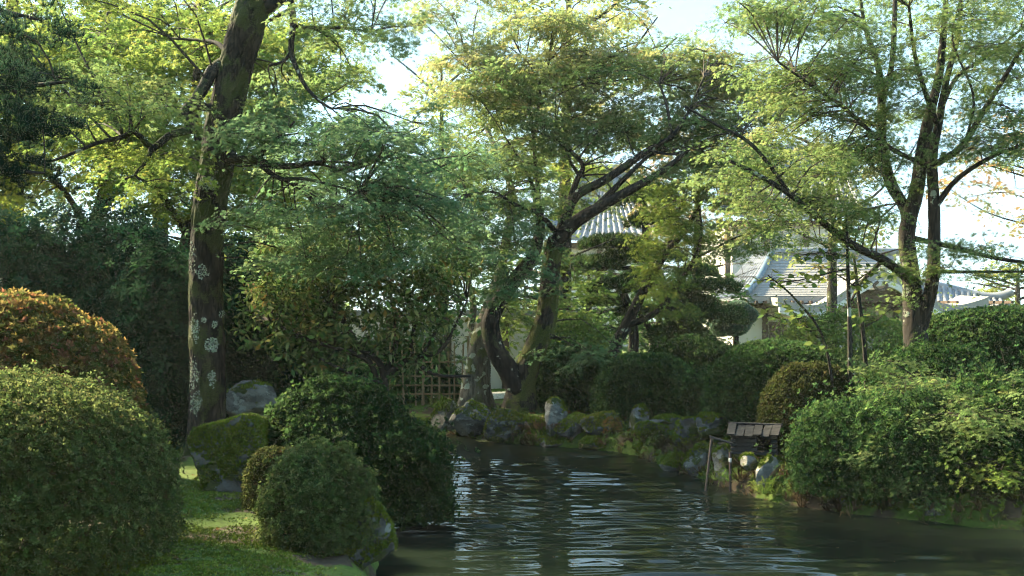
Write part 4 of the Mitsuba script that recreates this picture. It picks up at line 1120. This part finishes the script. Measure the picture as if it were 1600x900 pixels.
# lichen on the big trunk: crusts that stand a few millimetres off the bark
def lichen(parent, spots, m_label='lichen'):
    base = scene[parent + '__trunk']['filename']
    v, f = meshkit.WRITTEN[base][:2]
    mesh = trimesh.Trimesh(v, f, process=False)
    ps, fi = trimesh.sample.sample_surface(mesh, 90000, seed=5)
    ns = mesh.face_normals[fi]
    qx, qy = 800 + F * ps[:, 0] / ps[:, 1], HORIZON - (ps[:, 2] - EYE) * F / ps[:, 1]
    mask = meshkit.fbm(ps * 22, 3, 4)
    front = (ns * norm(np.array([0, 0, EYE]) - ps)).sum(1) > .05
    for (px, py, wpx, hpx, D, n) in spots:
        rr = np.hypot((qx - px) / wpx * 2, (qy - py) / hpx * 2)
        ok = np.flatnonzero(front & (rr < .35 + 1.5 * mask) & (rr < 1.4))[:int(n * 6)]
        if len(ok) < 4: continue
        p, nn, k = ps[ok], ns[ok], len(ok)
        v2, f2, c2 = stamp((np.array([[.5, 0, -.1], [.25, .43, -.1], [-.25, .43, -.1], [-.5, 0, -.1], [-.25, -.43, -.1], [.25, -.43, -.1], [0, 0, .3]]), np.array([[6, 0, 1], [6, 1, 2], [6, 2, 3], [6, 3, 4], [6, 4, 5], [6, 5, 0]])),
                           p + nn * .004, nn + rng.normal(0, .25, nn.shape), rng.normal(size=nn.shape), rng.uniform(.010, .022, k), colors('lichen', k, .2))
        part(parent, 'lichen', MB().add(v2, f2, c2), 'mat_lichen', color=True, kind='stuff')


lichen('maple_tree', [(324, 287, 24, 20, 12.5, 40), (331, 538, 20, 18, 12.5, 34), (300, 400, 10, 40, 12.5, 22), (305, 515, 12, 40, 12.5, 24), (318, 500, 8, 8, 12.5, 8), (335, 507, 9, 10, 12.5, 8), (302, 585, 14, 46, 12.5, 30), (331, 590, 10, 26, 12.5, 14), (346, 490, 8, 10, 12.5, 8), (306, 630, 16, 36, 12.5, 28), (316, 425, 16, 22, 12.5, 16)])
lichen('maple_tree_004', [(1413, 418, 10, 16, 14, 18), (1415, 455, 10, 18, 14, 20), (1416, 490, 8, 10, 14, 8), (1427, 552, 16, 10, 14, 14), (1436, 265, 8, 30, 14, 14)])


# ------------------------------------------------------------------ bamboo fence
def fence():
    t = thing('bamboo_fence', 'open bamboo lattice fence on the far side of the pond behind the stems', 'fence')
    D = 20.8
    for k, px in enumerate(list(range(412, 560, 24)) + [565, 590, 610, 628, 648, 662, 676, 686, 700, 710, 724, 731]):
        big_ = k % 6 == 0
        top = at(px, 540 - (14 if big_ else 0) + rng.uniform(-6, 8), D + rng.uniform(-.02, .02) + (.03 if k % 2 else -.03)); b = top.copy(); b[2] = gz(b[0], b[1]) - .05; b[0] += rng.normal(0, .045)
        r = .032 if big_ else rng.uniform(.017, .022)
        P = np.array([b, b * .66 + top * .34, b * .33 + top * .67, top])
        v, f = tube(P, [r] * 4, 9, .2, .03, k)
        key = part(t, 'post' if big_ else 'bamboo_upright', trimesh.Trimesh(v, f, process=False), 'mat_bamboo', smooth=35)
    for k, py in enumerate((566, 588, 602, 616)):
        for off in ((0,) if k else (0,)):
            a, b = at(400, py + rng.uniform(-2, 2), D), at(738, py, D)
            v, f = tube(np.linspace(a, b, 6) + rng.normal(0, .008, (6, 3)), np.full(6, .019), 8, .3, .03, k)
            part(t, 'bamboo_rail', trimesh.Trimesh(v, f, process=False), 'mat_bamboo', smooth=35)
    for px in range(412, 735, 36):
        v, f = tube([at(px - 2, 561, D), at(px, 566, D - .045), at(px + 2, 571, D)], [.008] * 3, 5, .02)
        part(t, 'cord', trimesh.Trimesh(v, f, process=False), 'mat_cord')


fence()


# ------------------------------------------------------------------ boxes and planks
def box(c, s, rz=0.0, bev=0.006, rx=0.0, ry=0.0):
    s = np.asarray(s, float) / 2; b = min(bev, s.min() * .45)
    pts = []
    for sx in (-1, 1):
        for sy in (-1, 1):
            for sz in (-1, 1):
                for k in range(3):
                    q = s.copy(); q[[j for j in range(3) if j != k]] -= b
                    pts.append(q * [sx, sy, sz])
    m = trimesh.convex.convex_hull(np.array(pts))
    R = trimesh.transformations.euler_matrix(rx, ry, rz, 'sxyz'); R[:3, 3] = c
    m.apply_transform(R)
    return m


def hut():
    D = 12.7; c = at(1180, 704, D); rz = math.radians(-22)
    t = thing('wooden_hut', 'little weathered wooden duck hut with a board roof standing over the water at the bank', 'hut')
    R = trimesh.transformations.rotation_matrix(rz, [0, 0, 1])[:3, :3]
    W = lambda x, y, z: c + R @ np.array([x, y, z]) * .88
    part(t, 'floor', box(W(0, 0, -.02), (.58, .40, .03), rz), 'mat_oldwood')
    for sx in (-.27, .02, .29):
        for sy in (-.19, .19):
            for k in range(4):
                part(t, 'block', box(W(sx, sy, .035 + k * .062), (.075 + .009 * (k % 2), .062, .044), rz + rng.normal(0, .08)), 'mat_oldwood')
    for k in range(4):
        part(t, 'wall_board', box(W(-.12, -.185 + .012 * (k % 2), .035 + k * .062), (.2, .016, .047), rz), 'mat_oldwood')
        part(t, 'wall_board', box(W(0, .2, .035 + k * .062), (.49, .016, .049), rz), 'mat_oldwood')
        part(t, 'wall_board', box(W(-.31, 0, .035 + k * .062), (.016, .28, .049), rz), 'mat_oldwood')
    for k in range(6):
        for s in (-1, 1):
            part(t, 'roof_board', box(W(-.31 + k * .125, s * .15, .315 + rng.normal(0, .012)), (.102, .30, .016), rz + rng.normal(0, .035), rx=-s * .42 + rng.normal(0, .03)), 'mat_oldwood')
    part(t, 'ridge_board', box(W(0, 0, .392), (.69, .06, .018), rz), 'mat_oldwood')
    a, b = at(1141, 706, 12.35), at(1141, 772, 12.2); b[2] = -.5
    v, f = tube([a, (a + b) / 2, b], [.016, .016, .016], 10, .1)
    part(t, 'support_rod', trimesh.Trimesh(v, f, process=False), 'mat_rod', smooth=40)
    v, f = tube([at(1141, 716, 12.31), at(1141, 722, 12.31)], [.019, .019], 10, .02)
    part(t, 'white_band', trimesh.Trimesh(v, f, process=False), 'mat_pale', smooth=40)
    a, b = at(1112, 683, 12.6), at(1103, 764, 12.4); b = b + (b - a) * .35
    v, f = tube([a, (a + b) / 2, b], [.016, .015, .015], 10, .1)
    part(t, 'slanted_rod', trimesh.Trimesh(v, f, process=False), 'mat_rod', smooth=40)
    v, f = tube([at(1108, 682, 12.6), at(1145, 693, 12.5)], [.016, .016], 8, .1)
    part(t, 'crossbar', trimesh.Trimesh(v, f, process=False), 'mat_oldwood', smooth=40)


hut()


# ------------------------------------------------------------------ temple buildings
TILE = None


def tile_mesh():
    a = np.linspace(0, np.pi, 7)
    ring = np.stack([0 * a, np.cos(a), np.sin(a)], 1)
    v = np.vstack([ring + [-.02, 0, .10], ring * [1, .9, .9] + [1.02, 0, .0], ring * [1, .72, .72] + [-.02, 0, .10]])
    f = []
    for k in range(6):
        f += [[k, k + 1, k + 8], [k, k + 8, k + 7], [k, k + 14, k + 15], [k, k + 15, k + 1]]
    return trimesh.Trimesh(v, f, process=False)


TILE = mikit.ply(tile_mesh(), 'mat_tile', smooth=50)
TV, TF = np.array(tile_mesh().vertices), np.array(tile_mesh().faces)


def tiled_slope(b, roof, eL, eR, rL, rR, pitch=.30, row=.42, rad=.085, sag=.18, single_tiles=True, lift=(0.0, 0.0)):
    eL, eR, rL, rR = (np.asarray(q, float) for q in (eL, eR, rL, rR))

    def P(u, t):
        u, t = np.asarray(u, float)[..., None], np.asarray(t, float)[..., None]
        e = eL * (1 - u) + eR * u; r = rL * (1 - u) + rR * u
        up = lift[0] * np.clip(1 - u * 3, 0, 1) ** 2 + lift[1] * np.clip(u * 3 - 2, 0, 1) ** 2
        return e * (1 - t) + r * t + np.array([0, 0, 1.0]) * (-sag * 4 * t * (1 - t) + up * (1 - t))
    us, ts = np.linspace(0, 1, 25), np.linspace(0, 1, 9)
    U, V = np.meshgrid(us, ts); top = P(U, V).reshape(-1, 3); nn = 25
    i, j = np.meshgrid(np.arange(8), np.arange(24), indexing='ij'); a = (i * nn + j).ravel()
    f = np.vstack([np.stack([a, a + 1, a + nn + 1], 1), np.stack([a, a + nn + 1, a + nn], 1)])
    m = len(top); bot = top - [0, 0, .16]
    edge = np.r_[np.arange(24), nn * np.arange(8) + 24, nn * 8 + np.arange(24, 0, -1), nn * np.arange(8, 0, -1)]
    nx = np.roll(edge, -1)
    side = np.vstack([np.stack([edge, edge + m, nx + m], 1), np.stack([edge, nx + m, nx], 1)])
    part(b, roof, trimesh.Trimesh(np.vstack([top, bot]), np.vstack([f, f[:, ::-1] + m, side]), process=False), 'mat_tile')
    rk = [k for k in scene if k.startswith(b + '__' + roof)][-1]
    nc = max(2, int(np.linalg.norm(eR - eL) / pitch)); nr = max(2, int(np.linalg.norm((rL + rR - eL - eR) / 2) / row))
    mb = MB()
    for c in range(nc):
        for r in range(nr):
            p, q = P((c + .5) / nc, r / nr), P((c + .5) / nc, (r + 1) / nr)
            x = q - p; L = np.linalg.norm(x); x = x / L
            y = eR - eL; y = norm(y - x * (y @ x)); z = np.cross(x, y)
            if z[2] < 0: y, z = -y, -z
            M = np.eye(4); M[:3, 0], M[:3, 1], M[:3, 2], M[:3, 3] = x * L, y * rad, z * rad, p + z * .012
            if single_tiles:
                scene[uniq(rk + '__tile')] = {**TILE, 'to_world': T(M)}
            else:
                mb.add(TV @ M[:3, :3].T + M[:3, 3], TF)
    if not single_tiles:
        part(rk, 'tiles', mb, 'mat_tile', smooth=50, kind='stuff')
    return P


def slab(P, us, ts, thick):
    U, V = np.meshgrid(us, ts); top = P(U, V).reshape(-1, 3); nn, mm = len(us), len(ts)
    i, j = np.meshgrid(np.arange(mm - 1), np.arange(nn - 1), indexing='ij'); a = (i * nn + j).ravel()
    f = np.vstack([np.stack([a, a + 1, a + nn + 1], 1), np.stack([a, a + nn + 1, a + nn], 1)])
    m = len(top)
    edge = np.r_[np.arange(nn - 1), nn * np.arange(mm - 1) + nn - 1, nn * (mm - 1) + np.arange(nn - 1, 0, -1), nn * np.arange(mm - 1, 0, -1)]
    nx = np.roll(edge, -1)
    return trimesh.Trimesh(np.vstack([top, top - [0, 0, thick]]), np.vstack([f, f[:, ::-1] + m, np.stack([edge, edge + m, nx + m], 1), np.stack([edge, nx + m, nx], 1)]), process=False)


def ridge(b, P, R, name='ridge', m='mat_tile'):
    v, f = tube(P, [R] * len(P), 10, .15)
    part(b, name, trimesh.Trimesh(v, f, process=False), m, smooth=50)


def gate():
    b = thing('temple_gate', 'temple gate with white walls, tiled side roofs and a curved front gable', 'building')
    Y = 45.0
    g0 = at(1150, 560, Y + 1.2); g1 = at(1545, 560, Y + 1.2)
    zb, zt = .2, at(0, 474, Y + 1.2)[2]
    part(b, 'wall', box([(g0[0] + g1[0]) / 2, Y + 3.6, (zb + zt) / 2], (g1[0] - g0[0], 4.6, zt - zb)), 'mat_plaster')
    for k, px in enumerate((1150, 1196, 1240, 1300, 1350, 1400, 1450, 1500, 1545)):
        x = at(px, 0, Y + 1.2)[0]
        part(b, 'post', box([x, Y + 1.26, (zb + zt) / 2 + .003], (.26, .16, zt - zb)), 'mat_wood')
    for z in (zt - .12, .95):
        part(b, 'beam', box([(g0[0] + g1[0]) / 2, Y + 1.23, z], (g1[0] - g0[0] + .4, .18, .2)), 'mat_wood')
    for px in (1216, 1265):
        c = at(px, 510, Y + 1.2); part(b, 'door', box([c[0], Y + 1.27, 1.3], (.8, .1, 2.1)), 'mat_wood')
    for k, px in enumerate(range(1120, 1580, 14)):
        part(b, 'rafter', box(at(px, 471, Y + .45) - [0, 0, .05], (.11, 1.6, .12)), 'mat_wood')
    tiled_slope(b, 'roof', at(1100, 470, Y + 2.8), at(1168, 463, Y), at(1180, 397, Y + 4.6), at(1207, 397, Y + 3.4), pitch=.3, row=.4)
    # smooth shingled front
    e0, e1, r0, r1 = at(1168, 464, Y), at(1330, 464, Y), at(1207, 398, Y + 3.4), at(1400, 398, Y + 3.4)
    P = lambda u, t: (e0 * (1 - u[..., None]) + e1 * u[..., None]) * (1 - t[..., None]) + (r0 * (1 - u[..., None]) + r1 * u[..., None]) * t[..., None] - np.array([0, 0, .15]) * 4 * (t * (1 - t))[..., None]
    rk = part(b, 'roof', slab(P, np.linspace(0, 1, 12), np.linspace(0, 1, 6), .28), 'mat_shingle')
    for k in range(16):
        t0, t1 = k / 16, (k + 1.25) / 16
        Q = lambda u, t: P(u, t0 + (t1 - t0) * t) + np.array([0, 0, .045]) * (1 - t)[..., None] + np.array([0, 0, .008])
        part(rk, 'shingle_course', slab(Q, np.linspace(.005, .995, 8), np.linspace(0, 1, 2), .03), 'mat_shingle')
    ridge(b, [at(1166, 462, Y - .05) + [0, 0, .1], at(1187, 432, Y + 1.6), at(1207, 396, Y + 3.4) + [0, 0, .1]], .16, m='mat_tile_blue')
    ridge(b, [at(1203, 394, Y + 3.4), at(1300, 393, Y + 3.4), at(1420, 394, Y + 3.4)], .2)
    # curved gable
    xs = np.linspace(1215, 1545, 60)
    py = 474 - 50 * np.exp(-((xs - 1378) / 62.0) ** 2) + 6 * np.exp(-((xs - 1272) / 36.0) ** 2) + 6 * np.exp(-((xs - 1486) / 36.0) ** 2) - 10 * ((xs - 1378) / 165.0) ** 6
    A = np.array([at(x, y, Y - 1.2) for x, y in zip(xs, py)])

    def G(u, t):
        k = u * 59; i = np.clip(k.astype(int), 0, 58); w = (k - i)[..., None]
        return A[i] * (1 - w) + A[i + 1] * w + np.array([0, 4.8, .25]) * t[..., None]
    gk = part(b, 'gable_roof', slab(G, np.linspace(0, 1, 60), np.linspace(0, 1, 8), .36), 'mat_shingle')
    v1, f1 = tube(A + [0, -.04, -.5], [.13] * 60, 8, .3)
    part(b, 'bargeboard', slab(lambda u, t: G(u, t * .05) + np.array([0, -.05, -.37]), np.linspace(.01, .99, 60), np.linspace(0, 1, 2), .26), 'mat_pale')
    part(b, 'gable_panel', box(at(1378, 462, Y - .6), (3.6, .12, .55)), 'mat_wood')
    # pendant under the gable peak
    v, f = tube([at(1372, 440, Y - 1.3), at(1366, 446, Y - 1.3), at(1372, 453, Y - 1.3), at(1380, 453, Y - 1.3), at(1386, 446, Y - 1.3), at(1380, 440, Y - 1.3)], [.07] * 6, 7, .05)
    part(b, 'pendant', trimesh.Trimesh(v, f, process=False), 'mat_wood', smooth=40)
    # right roof
    tiled_slope(b, 'roof', at(1432, 480, Y + .4), at(1580, 482, Y + .4), at(1432, 441, Y + 3.0), at(1565, 464, Y + 1.6), pitch=.3, row=.4, lift=(0, .22))
    ridge(b, [at(1428, 439, Y + 3.0), at(1480, 450, Y + 2.6), at(1530, 462, Y + 1.9), at(1562, 463, Y + 1.6), at(1582, 455, Y + 1.4)], .2)


gate()


def hall(label, Y, px0, px1, eave, top, wall_to, base=560, pitch=.34, row=.5, hip=40, both=True):
    b = thing('temple_hall', label, 'building')
    tiled_slope(b, 'roof', at(px0, eave, Y), at(px1, eave, Y), at(px0 + hip, top, Y + 5), at(px1 - hip, top, Y + 5), pitch=pitch, row=row, rad=.1, sag=.45, single_tiles=False, lift=(.5, .5))
    eL, eR = at(px0, eave, Y), at(px1, eave, Y); s = Y / F
    zt = eL[2] - .15
    part(b, 'wall', box([(eL[0] + eR[0]) / 2, Y + 6.2, zt / 2], (eR[0] - eL[0] - 2.4, 10, zt)), 'mat_plaster')
    part(b, 'eave_beam', box([(eL[0] + eR[0]) / 2, Y + .9, zt - .18], (eR[0] - eL[0] - .4, .3, .3)), 'mat_wood')
    for k, x in enumerate(np.arange(eL[0] + .3, eR[0] - .2, .6)):
        part(b, 'rafter', box([x, Y + .75, zt - .02], (.14, 1.5, .14)), 'mat_wood')
        if k % 4 == 0:
            part(b, 'post', box([x + .6, Y + 1.1, zt / 2 - .2], (.3, .3, zt - .4)), 'mat_wood')
    ridge(b, [at(px0 + hip, top - 3, Y + 5), at((px0 + px1) / 2, top - 2, Y + 5), at(px1 - hip, top - 3, Y + 5)], .35)
    for a, c in (((px0, eave), (px0 + hip, top)), ((px1, eave), (px1 - hip, top))):
        ridge(b, [at(*a, Y) + [0, 0, .55], at((a[0] * .6 + c[0] * .4), a[1] * .6 + c[1] * .4, Y + 2), at(*c, Y + 5)], .2, 'hip_ridge', 'mat_tile_blue')
    return b


hall('large temple hall with a high tiled roof behind the gate, half hidden by maple leaves', 60.0, 1120, 1350, 338, 236, 375, hip=35)
hall('temple hall roof with a pale sloping edge seen through the middle maples', 54.0, 845, 1050, 372, 268, 400, hip=68)
# plastered garden wall behind the bamboo fence
b = thing('garden_wall', 'pale plaster garden wall with dark posts behind the bamboo fence', 'wall')
x0, x1, Yw = at(430, 0, 27)[0], at(880, 0, 27)[0], 27.0
part(b, 'panel', box([(x0 + x1) / 2, Yw, 1.2], (x1 - x0, .2, 2.3)), 'mat_plaster')
for k, x in enumerate(np.linspace(x0, x1, 6)):
    part(b, 'post', box([x, Yw - .08, 1.22], (.2, .16, 2.36)), 'mat_wood')
part(b, 'cap', box([(x0 + x1) / 2, Yw, 2.45], (x1 - x0 + .5, .7, .14)), 'mat_tile')


# trees behind and beside the camera: the garden goes on there, and they keep the light of the open sky off the fronts
for q, (x, y, h, lab) in enumerate(((-10.5, -2.5, 8.5, 'tree behind the camera on the far left'), (-5.0, -6.0, 9.5, 'tree behind the camera on the left'), (1.5, -7.5, 10.0, 'tree straight behind the camera'),
                                    (7.5, -6.5, 9.0, 'tree behind the camera on the right'), (13.0, -2.0, 9.5, 'tree behind the camera on the far right'), (15.5, 4.5, 8.0, 'tree beside the pond outside the frame on the right'))):
    t = thing('broadleaf_tree', lab, 'tree')
    z0 = max(gz(x, y), 0)
    P = np.array([[x, y, z0 - .1], [x + .2, y, 2.5], [x - .1, y + .2, 5.0], [x + .2, y, h - 1]])
    v, f = tube(P, [.3, .24, .17, .05], 12, .2, .1, q, .4)
    part(t, 'trunk', trimesh.Trimesh(v, f, process=False), 'mat_bark', smooth=True)
    pads = [(np.array([x, y, h * .58]) + norm(rng.normal(size=3)) * rng.uniform(.3, 1) ** .5 * np.array([3.1, 3.1, h * .42]), rng.uniform(.8, 1.2), 'hedge') for _ in range(34)]
    leaves, tw = crown(pads, catmull(np.hstack([P, [[.3], [.24], [.17], [.05]]]), .3), leaf=.34, spray=.5, per=26, tpl=RHOMB)
    part(t, 'twigs', tw, 'mat_twig', kind='stuff'); part(t, 'foliage', leaves, 'mat_leaf', color=True, kind='stuff')
